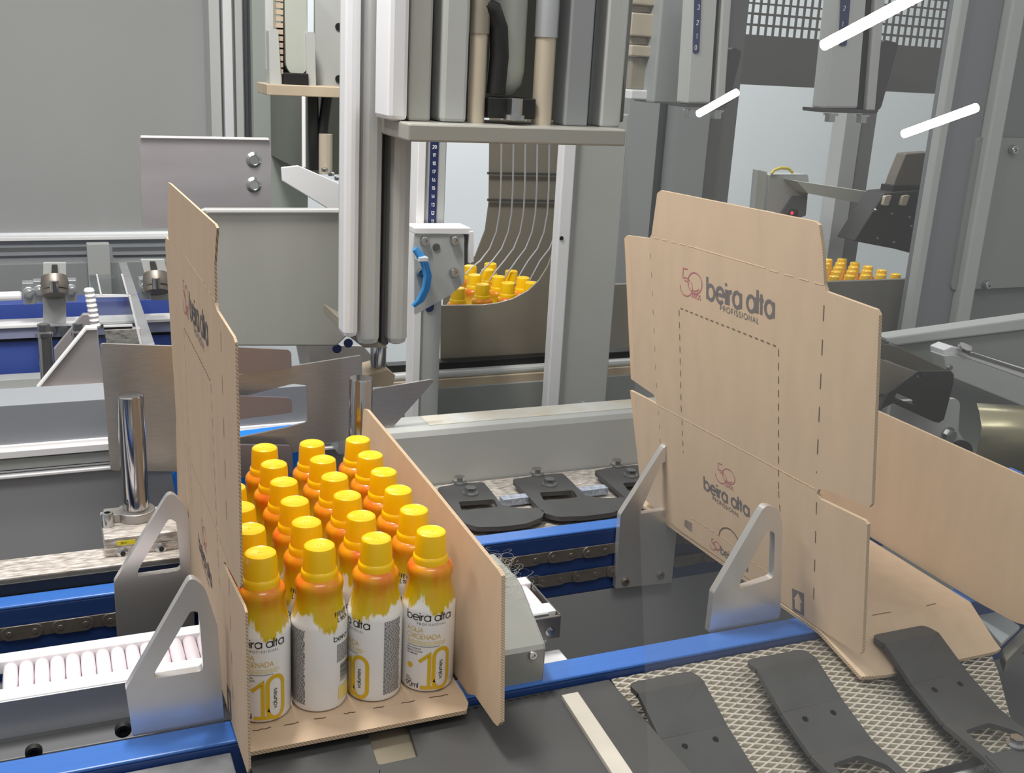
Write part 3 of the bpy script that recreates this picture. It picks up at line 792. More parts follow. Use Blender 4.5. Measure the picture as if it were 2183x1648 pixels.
# grey beam
bt = at(825, 917, Y=1.05).z; bt2 = at(1343, 870, Y=1.05).z; zt = (bt + bt2) / 2 - .004
xl = at(828, 930, Y=1.05).x
t = thing('cross_beam', 'long grey beam with a dusty rounded top edge behind the rear black plates', 'beam', (.65, 1.08, -.2))
m = MB(); prof = [(1.05, -.2), (1.05, zt - .008), (1.0525, zt - .002), (1.058, zt), (1.095, zt), (1.10, zt - .004), (1.10, zt - .02), (1.097, zt - .02), (1.097, zt - .005), (1.06, zt - .004), (1.055, zt - .008), (1.055, -.2)]
m.plate([[(xl, y, z) for y, z in prof]], (.47, 0, 0)).build('channel', GREYM, t, .0006)
MB().box(xl + .05, xl + .45, 1.0615, 1.093, zt, zt + .0006).build('dust', mat('pale_dust', (198, 186, 160), rough=.9, noise=.1, scale=18, col2=(206, 208, 206)), t)

# ================================================================== LEFT SIDE MECHANISM
m = MB().box(-.32, .12, .8885, .925, -.040, .0075); m.box(-.32, .12, .9255, .93, -.04, .0035)
t = thing('linear_guide', 'scuffed aluminium guide bar with a black belt, behind the back blue guide on the left', 'guide bar', (-.1, .905, -.04))
m.build('bar', WORN, t, .0008)
MB().box(-.32, .12, .8806, .8882, -.03, .0060).build('drive_belt', BLACK, t, .0006)
t = thing('post_clamp', 'scuffed clamp block holding the left chrome post, with two star screws', 'clamp', (.06, .92, .0076))
a = at(222, 1150, Y=.905).x; b_ = .104
MB().box(a, b_, .9050, .962, .0076, .0155).build('lower_block', WORN, t, .0007)
MB().box(a, b_ - .001, .9055, .965, .0156, .0245).build('upper_block', WORN, t, .0007)
pc = at(288, 1112, Z=.0245); pc = Vector((.0575, .945, .0245))
m = MB(); m.lathe([(.0112, 0), (.0165, 0), (.0165, .0075), (.0155, .0085), (.0112, .0085)], pc, 36); m.box(pc.x - .027, pc.x - .012, pc.y - .008, pc.y + .008, .0245, .0325); m.build('split_collar', STEEL, t, .0005)
m = MB(); m.socket((pc.x - .0245, pc.y - .012, .0245), (0, 0, 1), .0055, .0125); m.build('socket_screw', ZINC, t)
for u, v in ((262, 1179), (344, 1169)):
    q = at(u, v, Y=.9048); m = MB(); m.lathe([(0, -.0005), (.0050, -.0005), (.0050, .0006), (.0040, .0014), (.0022, .0016), (.002, .0004), (0, .0004)], q, 22, 0, (0, -1, 0)); m.build('star_screw', ZINC, t); m = MB(); m.lathe([(0, .0012), (.0021, .0012), (.0021, .0021), (0, .0021)], q, 12, 0, (0, -1, 0)); m.build('drive_recess', BLACK, t)
q = at(268, 1158, Y=.9054); m = MB().box(q.x - .007, q.x + .008, .9050, .9054, .0172, .0212)
m.strokes(text('20 M', .0016, .3, q.x - .004, .0184), .0003, lambda x, y: Vector((x, .9048, y)), 1); m.build('yellow_sticker', [YEL, BLACKP], t, clean=False)
m = MB(); m.lathe([(0, .0326), (.0112, .0326), (.0112, .1385), (.0103, .1395), (0, .1395)], (pc.x, pc.y, 0), 40)
o = m.build('chrome_post', CHROME); tag(o, 'thick chrome post standing in the scuffed clamp block on the left', 'post')
# big grey cabinet side behind
t = thing('machine_side', 'long grey machine frame with bright profile grooves, left of the filled carton', 'machine frame', (-.1, 1.2, -.3))
def strip(u0, v0, u1, v1, th, Y, dep, name, mm, x1=None):
    """horizontal strip: top line from (u0,v0) to (u1,v1), th pixels tall"""
    z = (at(u0, v0, Y=Y).z + at(u1, v1, Y=Y).z) / 2; zb = (at(u0, v0 + th, Y=Y).z + at(u1, v1 + th, Y=Y).z) / 2
    xa = at(u0, v0, Y=Y).x - .3; xb = at(u1, v1, Y=Y).x if x1 is None else x1
    return MB().box(xa, xb, Y, Y + dep, zb, z).build(name, mm, t, .0006)
strip(0, 1012, 230, 992, 240, 1.15, .06, 'lower_panel', mat('slate_grey_panel', (172, 172, 174), rough=.5, noise=.03, scale=5), .30)
strip(0, 866, 230, 850, 90, 1.15, .06, 'upper_panel', mat('mid_grey_panel', (140, 143, 148), rough=.45, noise=.03, scale=5), .30)
strip(0, 953, 230, 933, 9, 1.146, .004, 'bright_edge', WHITEP, .30)
strip(0, 965, 230, 945, 15, 1.140, .065, 'bright_edge', WHITEP, .30)
strip(0, 982, 230, 962, 22, 1.146, .06, 'groove_face', GREYM, .30)
strip(0, 1006, 230, 985, 4, 1.146, .004, 'bright_edge', ALU, .30)
strip(0, 1017, 230, 996, 6, 1.140, .05, 'bright_edge', WHITEP, .30)

# stainless guide plate on the left, hanging behind the chrome post
t = slab('stainless_plate', STEEL, [(213, 732), (375, 738), (395, 1006), (236, 1004)], 1.02, .003, r=.004, bevel=.0004)
tag(t, 'tall dull stainless plate behind the left chrome post', 'plate')
q = at(300, 960, Y=1.0235); m = MB().box(q.x - .02, q.x + .02, 1.0235, 1.139, q.z - .004, q.z + .004).build('mount_arm', STEEL, t)
t = slab('stainless_fork', STEEL, [(500, 800), (622, 781), (768, 758), (772, 762), (771, 930), (700, 945), (500, 1000), (500, 935), (610, 912), (655, 900), (655, 822), (625, 818), (500, 850)], 1.06, .003, r=.003, bevel=.0004)
tag(t, 'two-pronged stainless fork plate pointing left behind the bottles', 'fork plate')
for i, (pts, lab) in enumerate((([(495, 740), (615, 746), (621, 752), (622, 785), (495, 800)], 'upper short stainless tongue just right of the tall kraft panel'),
                                ([(495, 844), (616, 848), (622, 853), (623, 880), (495, 896)], 'middle short stainless tongue just right of the tall kraft panel'),
                                ([(495, 948), (616, 950), (622, 955), (626, 1010), (495, 1020)], 'lowest short stainless tongue, level with the rear bottle caps'))):
    o = slab('stainless_tongue', mat('grey_mauve_steel', (150, 144, 150), metal=.7, rough=.4), pts, 1.045, .003, r=.002, bevel=.0004); tag(o, lab, 'plate', 'stainless tongues behind the filled carton')
o = slab('blue_block', mat('bright_blue_plastic', (24, 120, 226), rough=.4), [(490, 935), (632, 918), (645, 940), (636, 985), (625, 1010), (500, 1060), (380, 1080), (368, 1010), (400, 960)], 1.085, .02, r=.003); tag(o, 'bright blue plastic block showing behind the rear bottles', 'block')
o = slab('stainless_wedge', STEEL, [(795, 830), (921, 809), (925, 813), (840, 908), (825, 935), (780, 950)], 1.065, .003, r=.003, bevel=.0004); tag(o, 'pointed stainless wedge plate right of the rear chrome post', 'plate')
m = MB(); cp = at(769, 860, Y=1.0); m.lathe([(0, .0), (.0118, .0), (.0118, .1225), (.0108, .1240), (0, .1240)], (cp.x, 1.0, 0), 40)
o = m.build('chrome_post', CHROME); tag(o, 'chrome post rising behind the back corner of the filled carton', 'post')
m = MB().box(cp.x - .03, cp.x + .03, .97, 1.04, -.03, -.0001); o = m.build('dark_block', GREYD, bevel=.001); tag(o, 'dark block under the rear chrome post', 'clamp')
o = upright('bearing_block', ALU, 722, 768, 888, 968, 1.08, .04); tag(o, 'pale bearing block left of the rear chrome post', 'block')

# ================================================================== LEFT BACKGROUND
def P2(l): return l
# rear grey pane with its lower frame
w = MB(); a = at(-400, 0, Y=2.1); b = at(452, 490, Y=2.1)
w.box(-1.6, b.x, 2.1, 2.106, b.z, 1.9); w = w.build('window_1', GLASSG); struct(w)
t = thing('extrusion_frame', 'long grey extruded frame under the rear grey pane', 'machine frame', (-.6, 2.12, -.2))
zz = at(180, 506, Y=2.09).z; z2 = at(180, 585, Y=2.09).z; xr = at(560, 520, Y=2.09).x
MB().box(-1.6, xr, 2.09, 2.13, z2, zz - .004).build('frame_face', mat('frame_grey', (150, 154, 160), rough=.45), t, .002)
MB().box(-1.6, xr, 2.08, 2.13, zz - .0035, zz + .003).build('bright_edge', WHITEP, t, .001)
for u0, u1 in ((-200, 186), (240, 420)):
    xa, xb = at(u0, 533, Y=2.088).x, at(u1, 533, Y=2.088).x; zc = at((u0 + u1) / 2, 533 if u0 > 0 else 536, Y=2.088).z
    MB().box(xa, xb, 2.086, 2.0895, zc - .001, zc + .006).build('slot', GREYD, t); MB().box(xa, xb, 2.084, 2.0895, zc - .0075, zc - .0012).build('bright_edge', ALU, t)
o = upright('enclosure_panel', mat('panel_grey', (140, 143, 143), rough=.5), -300, 640, 560, 700, 2.05, .03); tag(o, 'grey panel behind the blue conveyor on the left', 'machine panel')
o = upright('grey_post', GREYM, 190, 238, 520, 700, 2.03, .02); tag(o, 'short grey upright in front of the rear frame, left of the tall kraft panel', 'post')
# blue conveyor
t = thing('blue_conveyor', 'royal blue conveyor side with aluminium rails, at the left', 'conveyor', (-.3, 1.75, -.2))
def bar(v0, v1, Y, dep, name, mm, u0=-300, u1=372, bv=.001, slope=-.035):
    za = at(180, v0, Y=Y).z; zb = at(180, v1, Y=Y).z
    return MB().box(at(u0, v0, Y=Y).x, at(u1, v0, Y=Y).x, Y, Y + dep, zb, za).build(name, mm, t, bv)
bar(643, 700, 1.78, .05, 'blue_side', CONVB); bar(687, 694, 1.70, .04, 'rail_edge', WHITEP); bar(694, 716, 1.705, .04, 'rail_face', mat('blue_grey_rail', (138, 142, 170), rough=.4))
bar(716, 721, 1.712, .03, 'rail_black_line', BLACK); bar(721, 828, 1.715, .06, 'blue_side', CONVB)  # thin black strip between the rail face and the lower blue side
bar(800, 842, 1.66, .03, 'lower_bar', GREYM, u1=300); bar(842, 862, 1.64, .05, 'lower_lip', ALU, u1=300); bar(862, 866, 1.65, .05, 'gap', BLACK, u1=300)
for u in (107, 136, 183):
    m = MB(); m.hexbolt(at(u, 704, Y=1.704), (0, -1, 0), .006, .005); m.build('bolt', ZINC, t)
# slotted clamp arms
def clamp_arm(u0, u1, v0, v1, lab, skew=0):
    Y = 1.66; t = thing('toggle_clamp', lab, 'clamp arm', tuple(at((u0 + u1) / 2, v1, Y=Y)), 'slotted arms over the blue conveyor')
    slab('arm_plate', GREYL, [(u0, v0), (u1, v0), (u1 + skew, v1), (u0 + skew, v1)], Y, .006, t)
    c = (u0 + u1) / 2
    slab('slot', GREYV, [(c - 6, v0 + 4), (c + 6, v0 + 4), (c + 8 + skew * .3, v0 + 36), (c - 8 + skew * .3, v0 + 36)], Y - .003, .002, t)
    for k, vv in enumerate((44, 56)):
        q = at(c + skew * .35, v0 + vv, Y=Y - .01); m = MB(); m.lathe([(0, -.012), (.017, -.010), (.019, 0), (.017, .010), (0, .012)], (q.x, q.y, q.z), 24, 0, (0, .55, 1)); m.build('knob', CHAINM, t)
    q = at(c + skew * .4, v0 + 62, Y=Y - .03); m = MB(); m.cyl(q, q + Vector((0, 0, .016)), .006, 14); m.build('knob_stem', CHROME, t)
clamp_arm(92, 141, 560, 690, 'slotted grey arm with a round knob, leftmost over the blue conveyor')
clamp_arm(300, 350, 553, 640, 'slotted grey arm with a round knob, beside the tall kraft panel', 22)
o = upright('white_rod', WHITEP, -120, 48, 628, 644, 1.70, .02, bevel=.004); tag(o, 'white rod above the blue conveyor at the left edge', 'rod')
for i, (u, v) in enumerate(((62, 632), (85, 628), (152, 626), (310, 622))):
    Y = 1.69; q = at(u, v, Y=Y); m = MB(); m.box(q.x - .008, q.x + .008, Y, Y + .02, q.z - .012, q.z + .02); m.hexbolt((q.x, Y, q.z + .006), (0, -1, 0), .006, .006)
    o = m.build('small_bracket', ALU, bevel=.001); tag(o, 'small bolted bracket above the blue conveyor, %s' % ['first from the left', 'left of the first slotted arm', 'right of the first slotted arm', 'below the second slotted arm'][i], 'bracket')
# aluminium angle brackets and studs
def stud(u0, u1, v0, v1, Y, lab):
    a = at(u0, v0, Y=Y); b = at(u1, v0, Y=Y); c = at((u0 + u1) / 2, v1, Y=Y); r = (b.x - a.x) / 2; x = (a.x + b.x) / 2
    t = thing('stud', lab, 'stud', (x, Y, c.z), 'hex-headed studs on the left')
    MB().lathe([(0, c.z), (r * .86, c.z), (r * .86, a.z - .008), (r * 1.05, a.z - .007), (r * 1.05, a.z - .003), (0, a.z - .003)], (x, Y, 0), 24).build('shank', CHROME, t)
    m = MB(); m.hexbolt((x, Y, a.z - .003), (0, 0, 1), r * .8, .009, washer=False); m.build('hex_head', ZINC, t)
stud(76, 112, 706, 835, 1.45, 'round chrome stud with a hex head, leftmost of two on the left')
stud(152, 180, 704, 800, 1.47, 'chrome stud with a hex head, between the two slanted aluminium brackets')
o = slab('angle_bracket', mat('hazy_aluminium', (178, 172, 172), metal=.45, rough=.35, noise=.06, scale=12), [(115, 745), (177, 670), (200, 670), (206, 700), (180, 706), (118, 790)], 1.5, .01, bevel=.001); tag(o, 'slanted aluminium bracket, rear of two on the left', 'bracket')
t = thing('angle_bracket', 'slanted triangular aluminium bracket, front of two on the left', 'bracket', tuple(at(150, 880, Y=1.32)))
slab('web', mat('hazy_aluminium', (0, 0, 0)), [(80, 829), (184, 702), (208, 703), (224, 840), (80, 846)], 1.32, .008, t)
slab('bright_edge', WHITEP, [(78, 828), (183, 699), (207, 699), (207, 703), (185, 704), (80, 832)], 1.316, .013, t, bevel=.0003)
slab('foot', WORN, [(78, 848), (225, 838), (228, 874), (78, 884)], 1.30, .03, t)
# clear acrylic cover with a flat bar
t = thing('acrylic_cover', 'clear acrylic cover box with bright cut edges, on the left', 'cover', tuple(at(250, 730, Y=1.38)))
slab('front_pane', ACRYL, [(197, 632), (275, 632), (300, 740), (214, 740)], 1.36, .004, t, bevel=0)
slab('top_pane', ACRYL, [(190, 588), (262, 585), (275, 630), (197, 631)], 1.5, .004, t, bevel=0)
for pts in ([(190, 587), (207, 586), (217, 631), (199, 632)],): slab('side_pane', ACRYL, pts, 1.45, .004, t, bevel=0)
for k, pts in enumerate(([(197, 628), (275, 629), (276, 633), (198, 634)], [(274, 630), (278, 630), (304, 738), (299, 738)], [(205, 586), (208, 586), (218, 630), (214, 630)], [(258, 585), (262, 585), (274, 628), (270, 628)], [(221, 694), (282, 692), (283, 696), (221, 698)], [(221, 699), (282, 697), (282, 701), (222, 703)])):
    slab('bright_edge', WHITEP if k < 5 else BLACK, pts, 1.355, .003, t, bevel=0)
m = MB()
for k in range(8):
    q = at(190 + k * 1.9, 620 + k * 10.5, Y=1.35); m.lathe([(0, -.004), (.005, -.003), (.0062, 0), (.005, .003), (0, .004)], q, 10)
m.build('edge_beads', WHITEP, t)
slab('bracket_inside', WORN, [(222, 704), (300, 700), (300, 735), (228, 735)], 1.40, .01, t)
Zb = at(253, 560, Y=1.9).z
P = [at(253, 560, Z=Zb), at(270, 559, Z=Zb), at(330, 733, Z=Zb), at(304, 735, Z=Zb)]
o = MB().plate([P], (0, 0, -.006)).build('flat_bar', ALU, bevel=.0008); tag(o, 'flat aluminium bar running away beside the clear acrylic cover', 'bar')

# ---------------- centre left: sheet, box and column
t = thing('aluminium_sheet', 'big mauve grey aluminium plate with two round screws, behind the tall kraft panel', 'plate', tuple(at(440, 485, Y=1.36)))
slab('plate', ALUSHEET, [(296, 291), (574, 296), (578, 305), (578, 448), (455, 450), (380, 486), (304, 486)], 1.36, .004, t, r=.006, bevel=.001)
slab('bright_edge', WHITEP, [(300, 289), (572, 294), (575, 299), (300, 294)], 1.357, .0025, t, bevel=.0004)
for u, v in ((541, 341), (541, 394)):
    m = MB(); m.lathe([(0, .001), (.0055, .001), (.0062, .003), (.0095, .0005), (.0095, 0)], at(u, v, Y=1.36), 22, 0, (0, -1, 0)); m.build('round_screw', ZINC, t)
t = thing('transfer_box', 'large blurred grey metal box hanging from the moving column', 'machine box', tuple(at(590, 740, Y=1.25)))
slab('box_body', MOVER, [(440, 450), (745, 450), (745, 712), (718, 738), (440, 738)], 1.25, .03, t, bevel=.002)
slab('top_lip', WHITEP, [(430, 446), (745, 446), (745, 450), (430, 450)], 1.245, .004, t, bevel=.0004)
slab('rear_flange', ALUW, [(600, 357), (636, 353), (750, 402), (750, 446), (700, 446), (602, 386)], 1.32, .005, t, bevel=.001)
slab('lower_wedge', BRONZE, [(736, 690), (828, 742), (776, 742), (736, 712)], 1.12, .10, t, bevel=.001)
for u, v in ((718, 743), (742, 731)):
    m = MB(); m.lathe([(0, 0), (.006, 0), (.006, .002), (0, .002)], at(u, v, Y=1.33), 16, 0, (0, -1, 0)); m.build('dark_hole', SCALE, t)
o = slab('mounting_plate', mat('pale_mauve_sheet', (176, 172, 168), metal=.3, rough=.45), [(640, 735), (775, 738), (830, 800), (760, 830), (640, 770)], 1.34, .006); tag(o, 'pale mounting plate below the blurred grey box', 'plate')
o = slab('white_flat_bar', WHITEP, [(632, 734), (654, 733), (662, 782), (642, 786)], 1.30, .006); tag(o, 'short white bar between the grey box and the stainless fork plate', 'bar')
# chrome rod and foot clamp
q0 = at(807, 735, Y=1.22); q1 = at(807, 808, Y=1.22)
o = MB().lathe([(0, q1.z), (.0095, q1.z), (.0095, q0.z + .02), (0, q0.z + .02)], (q0.x, 1.22, 0), 28).build('chrome_rod', CHROME); tag(o, 'chrome rod coming out of the bottom of the grey column', 'rod')
t = slab('rod_foot', BEIGE, [(776, 802), (826, 788), (843, 800), (838, 822), (780, 828)], 1.2, .05); tag(t, 'dusty beige foot below the chrome rod of the column', 'clamp')
# T-slot post at upper left
t = thing('slotted_post', 'tall pale slotted aluminium post at the upper left', 'post', tuple(at(505, 600, Y=1.95)))
xs = [at(u, 150, Y=1.95).x for u in (450, 473, 478, 497, 504, 520, 527, 538, 560)]
z0, z1 = at(500, 640, Y=1.95).z, 1.6
for i, (mm, d) in enumerate(((GREYL, .01), (GREYM, .03), (ALUW, .0), (GREYM, .02), (GREYL, .006), (GREYM, .03), (GREYD, .04), (ALU, .0))):
    MB().box(xs[i], xs[i + 1], 1.95 + d, 2.03, z0, z1).build('profile_rib' if d < .015 else 'groove', mm, t, .0015)
# belt module
t = thing('belt_module', 'belt pulley bracket with a pale toothed belt, upper left of the grey column', 'belt drive', tuple(at(650, 205, Y=1.5)))
upright('backing_plate', GREYM, 672, 745, -60, 205, 1.53, .01, t); upright('left_plate', GREYL, 566, 584, -60, 150, 1.53, .01, t)
m = MB(); q = at(630, -40, Y=1.5); q2 = at(633, 135, Y=1.5); hw = .0145
m.plate([[(q.x - hw, 1.50, q.z), (q.x + hw, 1.50, q.z), (q2.x + hw, 1.50, q2.z)] + [(q2.x + hw * cos(radians(a)), 1.50, q2.z + hw * 1.1 * sin(radians(a))) for a in range(0, -181, -15)]], (0, .03, 0)); m.build('pale_belt', mat('pale_belt', (170, 174, 164), rough=.5), t, .001)
m = MB()
for k in range(14):
    a = at(594, -30 + k * 14, Y=1.505); m.box(a.x - .004, a.x + .005, 1.50, 1.52, a.z - .003, a.z + .003)
m.build('belt_teeth', BEIGE, t)
slab('black_gap', BLACK, [(590, 50), (606, 50), (612, 150), (650, 150), (655, 70), (660, 70), (660, 186), (606, 186)], 1.515, .01, t)
for pts in ([(573, 62), (593, 62), (600, 182), (575, 182)], [(652, 68), (671, 68), (674, 190), (655, 190)]): slab('fork_arm', GREYM, pts, 1.495, .02, t, r=.003)
upright('black_block', BLACK, 607, 658, 156, 188, 1.49, .02, t)
upright('base_plate', BEIGE, 569, 735, 183, 206, 1.47, .07, t)
for u, v in ((722, 57), (722, 168)):
    m = MB(); m.lathe([(0, 0), (.005, 0), (.005, .001), (0, .001)], at(u, v, Y=1.529), 14, 0, (0, -1, 0)); m.build('dark_hole', BLACK, t)
o = upright('dark_backing', mat('olive_grey', (112, 116, 106), rough=.6), 655, 745, 206, 372, 1.62, .279); tag(o, 'dark backing panel behind the black cables by the column', 'machine panel')
o = upright('green_grey_panel', mat('green_grey', (150, 157, 150), rough=.6), 540, 656, -60, 470, 1.9, .02); tag(o, 'green grey panel behind the belt pulley bracket', 'machine panel')
o = upright('thin_white_rod', WHITEP, 645, 652, 206, 380, 1.45, .006); tag(o, 'thin white upright rod below the belt pulley bracket', 'rod')
for k, pts in enumerate(([(667, 206), (668, 290), (670, 362)], [(697, 206), (690, 260), (684, 310), (680, 362)])):
    o = MB().tube([at(u, v, Y=1.5) for u, v in pts], .0075, 10).build('black_cable', BLACK); tag(o, ['straight black cable left of the grey column', 'bent black cable beside the straight one, left of the column'][k], 'cable')
q = at(694, 370, Y=1.46); o = MB().lathe([(0, 0), (.009, 0), (.009, .052), (0, .052)], q, 22).build('short_cylinder', CREAM); tag(o, 'short metal cylinder under the black cables', 'cylinder')
m = MB()
for k in range(7): q = at(650 + k * 14, 366 + (k % 3) * 9, Y=1.44); m.lathe([(0, 0), (.004, 0), (.005, .004), (0, .006)], q, 10)
o = m.build('screw_heads', ZINC); tag(o, 'bright screw heads at the foot of the black cables', 'screws', kind='stuff')
# column
t = thing('lifting_column', 'tall grey metal column with a white front flange, left of the moving head', 'column', tuple(at(800, 740, Y=1.10)))
def col(u0, u1, v1, Y, dep, mm, name, v0=-80, bv=.002):
    a = at(u0, 300, Y=Y).x; b = at(u1, 300, Y=Y).x
    return MB().box(a, b, Y, Y + dep, at(u0, v1, Y=Y).z, at(u0, v0, Y=Y).z).build(name, mm, t, bv)
col(737, 770, 722, 1.10, .03, ALUW, 'white_flange', bv=.006); col(770.5, 820, 739, 1.106, .10, mat('column_grey', (184, 186, 184), metal=.2, rough=.42, noise=.03, scale=3, stretch=(3, 3, .5)), 'web', bv=.008)
col(820.5, 838, 736, 1.13, .08, GREYD, 'dark_groove'); col(838.5, 882, 738, 1.11, .09, mat('column_grey', (0, 0, 0)), 'rear_flange', bv=.008)

# ---------------- moving head
Yh = 1.02
t = thing('moving_head', 'tall moving grey head with two pale rods on a thick base plate, top centre', 'machine head', tuple(at(1080, 308, Y=Yh)))
zb = at(870, 302, Y=Yh).z; zt2 = at(870, 263, Y=Yh).z; xa = at(870, 283, Y=Yh).x; xb = at(1335, 290, Y=Yh).x
d = ray(808, 284); yb = Yh
s_ = xa / d.x; ybk = min(Yh + .16, max(Yh + .06, s_ * d.y))
MB().box(xa, xb, Yh, ybk, zb, zt2).build('base_plate', mat('warm_plate', (170, 168, 160), metal=.4, rough=.38), t, .002)
def hc(u0, u1, v1, Y, dep, mm, name, bv=.002):
    a = at(u0, 130, Y=Y).x; b = at(u1, 130, Y=Y).x
    return MB().box(a, b, Y, Y + dep, zt2, 1.0).build(name, mm, t, bv)
Ym = Yh + .03
hc(829, 873, 0, Ym, .05, ALUW, 'white_channel', .005); hc(873.5, 922, 0, Ym + .004, .05, MOVER, 'grey_web', .003); hc(922.5, 944, 0, Ym + .03, .03, GREYD, 'dark_groove'); hc(944.5, 1000, 0, Ym, .05, GREYM, 'grey_flange', .004)
hc(1000.5, 1012, 0, Ym + .03, .02, GREYV, 'dark_groove')
hc(1001, 1340, 0, ybk + .03, .01, mat('inner_olive', (92, 92, 84), rough=.6), 'rear_skin')
hc(1212, 1262, 0, Ym, .03, mat('head_grey', (138, 141, 142), rough=.5), 'grey_plate'); hc(1262.5, 1290, 0, Ym + .02, .03, mat('head_grey_dark', (112, 115, 118), rough=.5), 'grey_groove'); hc(1290.5, 1333, 0, Ym, .03, GREYM, 'grey_plate')
for u0, u1, nm in ((1008, 1043, 'pale_rod'), (1148, 1188, 'pale_rod')):
    a = at(u0, 160, Y=Ym).x; b = at(u1, 160, Y=Ym).x; c = (a + b) / 2
    ztop = at(u0, 70, Y=Ym).z if u0 == 1008 else at(u0, 78, Y=Ym).z
    MB().lathe([(0, zt2), ((b - a) / 2, zt2), ((b - a) / 2, ztop), (0, ztop)], (c, Ym + .01, 0), 26).build(nm, CREAM, t)
    MB().lathe([(0, ztop), ((b - a) / 2 + .0015, ztop), ((b - a) / 2 + .0015, 1.0), (0, 1.0)], (c, Ym + .01, 0), 26).build('rod_sleeve', BRONZE if u0 == 1008 else ALU, t)
a = at(1092, 130, Y=Ym); rr = .021
MB().lathe([(0, at(1092, 205, Y=Ym).z), (rr * .45, at(1092, 205, Y=Ym).z), (rr * .9, at(1092, 180, Y=Ym).z), (rr, at(1092, 150, Y=Ym).z), (rr, 1.0), (0, 1.0)], (a.x + .004, Ym + .03, 0), 32).build('grey_bellows', mat('bellows_grey', (158, 162, 154), rough=.5), t)
MB().tube([at(u, v, Y=Ym + .01) for u, v in ((1020, 10), (1050, 22), (1062, 60), (1064, 120), (1056, 200))], .010, 12).build('black_cable', BLACK, t)
MB().box(at(1042, 230, Y=Ym).x, at(1142, 230, Y=Ym).x, Ym, Ym + .03, at(1090, 252, Y=Ym).z, at(1090, 209, Y=Ym).z).build('black_block', BLACK, t, .001)
m = MB(); q = at(1096, 255, Y=Ym - .006); m.hexbolt(q, (0, 0, 1), .008, .016); m.build('bolt', ZINC, t)
# right hand side unit
t = thing('side_unit', 'grey hanging housing with pale horizontal bars, right of the moving head', 'machine box', tuple(at(1420, 220, Y=1.4)))
upright('housing', mat('housing_grey', (142, 146, 146), rough=.5), 1404, 1484, -60, 222, 1.4, .06, t, .003)
for v0, v1, mm in ((-30, 11, CREAM), (28, 78, CREAM), (97, 121, CREAM), (192, 213, ALUW)): upright('pale_bar', mm, 1345, 1403, v0, v1, 1.42, .03, t, .002)
for v0, v1 in ((12, 27), (79, 96), (122, 191)): upright('dark_bar', BRONZE, 1345, 1403, v0, v1, 1.43, .03, t, .002)

# ---------------- ruler post and hose bracket
t = thing('ruler_post', 'pale aluminium post with a dark blue numbered scale, below the moving head', 'post', tuple(at(915, 900, Y=1.37)))
xA, xB = at(884, 600, Y=1.37).x, at(946, 600, Y=1.37).x; z0 = at(915, 905, Y=1.37).z; z1 = at(915, 250, Y=1.37).z
MB().box(xA, xA + .011, 1.37, 1.40, z0, z1).build('white_rib', WHITEP, t, .001); MB().box(xA + .0112, xB, 1.375, 1.405, z0, z1).build('post_body', GREYL, t, .002)
xs0, xs1 = at(917, 400, Y=1.37).x, at(934, 400, Y=1.37).x
m = MB().box(xs0, xs1, 1.3735, 1.3749, at(925, 486, Y=1.37).z, z1)
for k in range(11, 23):
    z = at(925, 475 - (k - 11) * 17.6, Y=1.373).z
    s2 = str(k); m.strokes(text(s2, .0042, .25, (xs0 + xs1) / 2, z, 'c'), .0009, lambda x, y: Vector((x, 1.373, y)), 1)
m.build('blue_scale', [SCALE, WHITEP], t, clean=False)
m = MB(); q = at(918, 645, Y=1.37); m.plate([[(q.x - .006, 1.373, q.z + .03)] + [(q.x + .006 * cos(radians(a)), 1.373, q.z - .008 + .006 * sin(radians(a))) for a in range(180, 361, 20)] + [(q.x + .006, 1.373, q.z + .03)]], (0, .0014, 0)); m.build('scale_end', SCALE, t)
t = thing('hose_bracket', 'pale folded bracket with four screws and a blue hose, below the ruler post', 'bracket', tuple(at(930, 660, Y=1.33)))
slab('front_plate', GREYL, [(884, 498), (986, 498), (990, 504), (990, 603), (962, 628), (884, 672)], 1.33, .003, t, r=.003)
slab('top_fold', WHITEP, [(884, 486), (1003, 486), (1010, 492), (1010, 500), (884, 499)], 1.328, .041, t, bevel=.001)
slab('side_fold', GREYD, [(991, 500), (1001, 500), (1001, 560), (991, 566)], 1.335, .03, t); slab('side_edge', WHITEP, [(1002, 494), (1010, 494), (1010, 558), (1002, 562)], 1.326, .03, t, bevel=.0004)
for u, v in ((904, 513), (968, 512), (896, 582), (967, 580)):
    m = MB(); m.socket(at(u, v, Y=1.329), (0, -1, 0), .006, .006); m.build('socket_screw', ZINC, t)
m = MB(); m.lathe([(0, 0), (.005, 0), (.005, .0008), (0, .0008)], at(930, 527, Y=1.3295), 16, 0, (0, -1, 0)); m.build('keyhole', GREYD, t)
for k in range(3):
    dx = k * 5 - 4
    pts = [(884 + dx * .3, 532 - k * 2), (893 + dx, 542), (905 + dx, 562), (911 + dx, 588), (907 + dx, 615), (895 + dx, 640), (881 + dx * .3, 652)]
    h = MB().tube([at(u, v, Y=1.310 + .003 * k) for u, v in pts], .0026, 8).build('blue_hose', HOSE, t)
q = at(900, 552, Y=1.31); MB().box(q.x - .006, q.x + .007, 1.305, 1.322, q.z - .003, q.z + .003).build('cable_tie', TIE, t, .001)

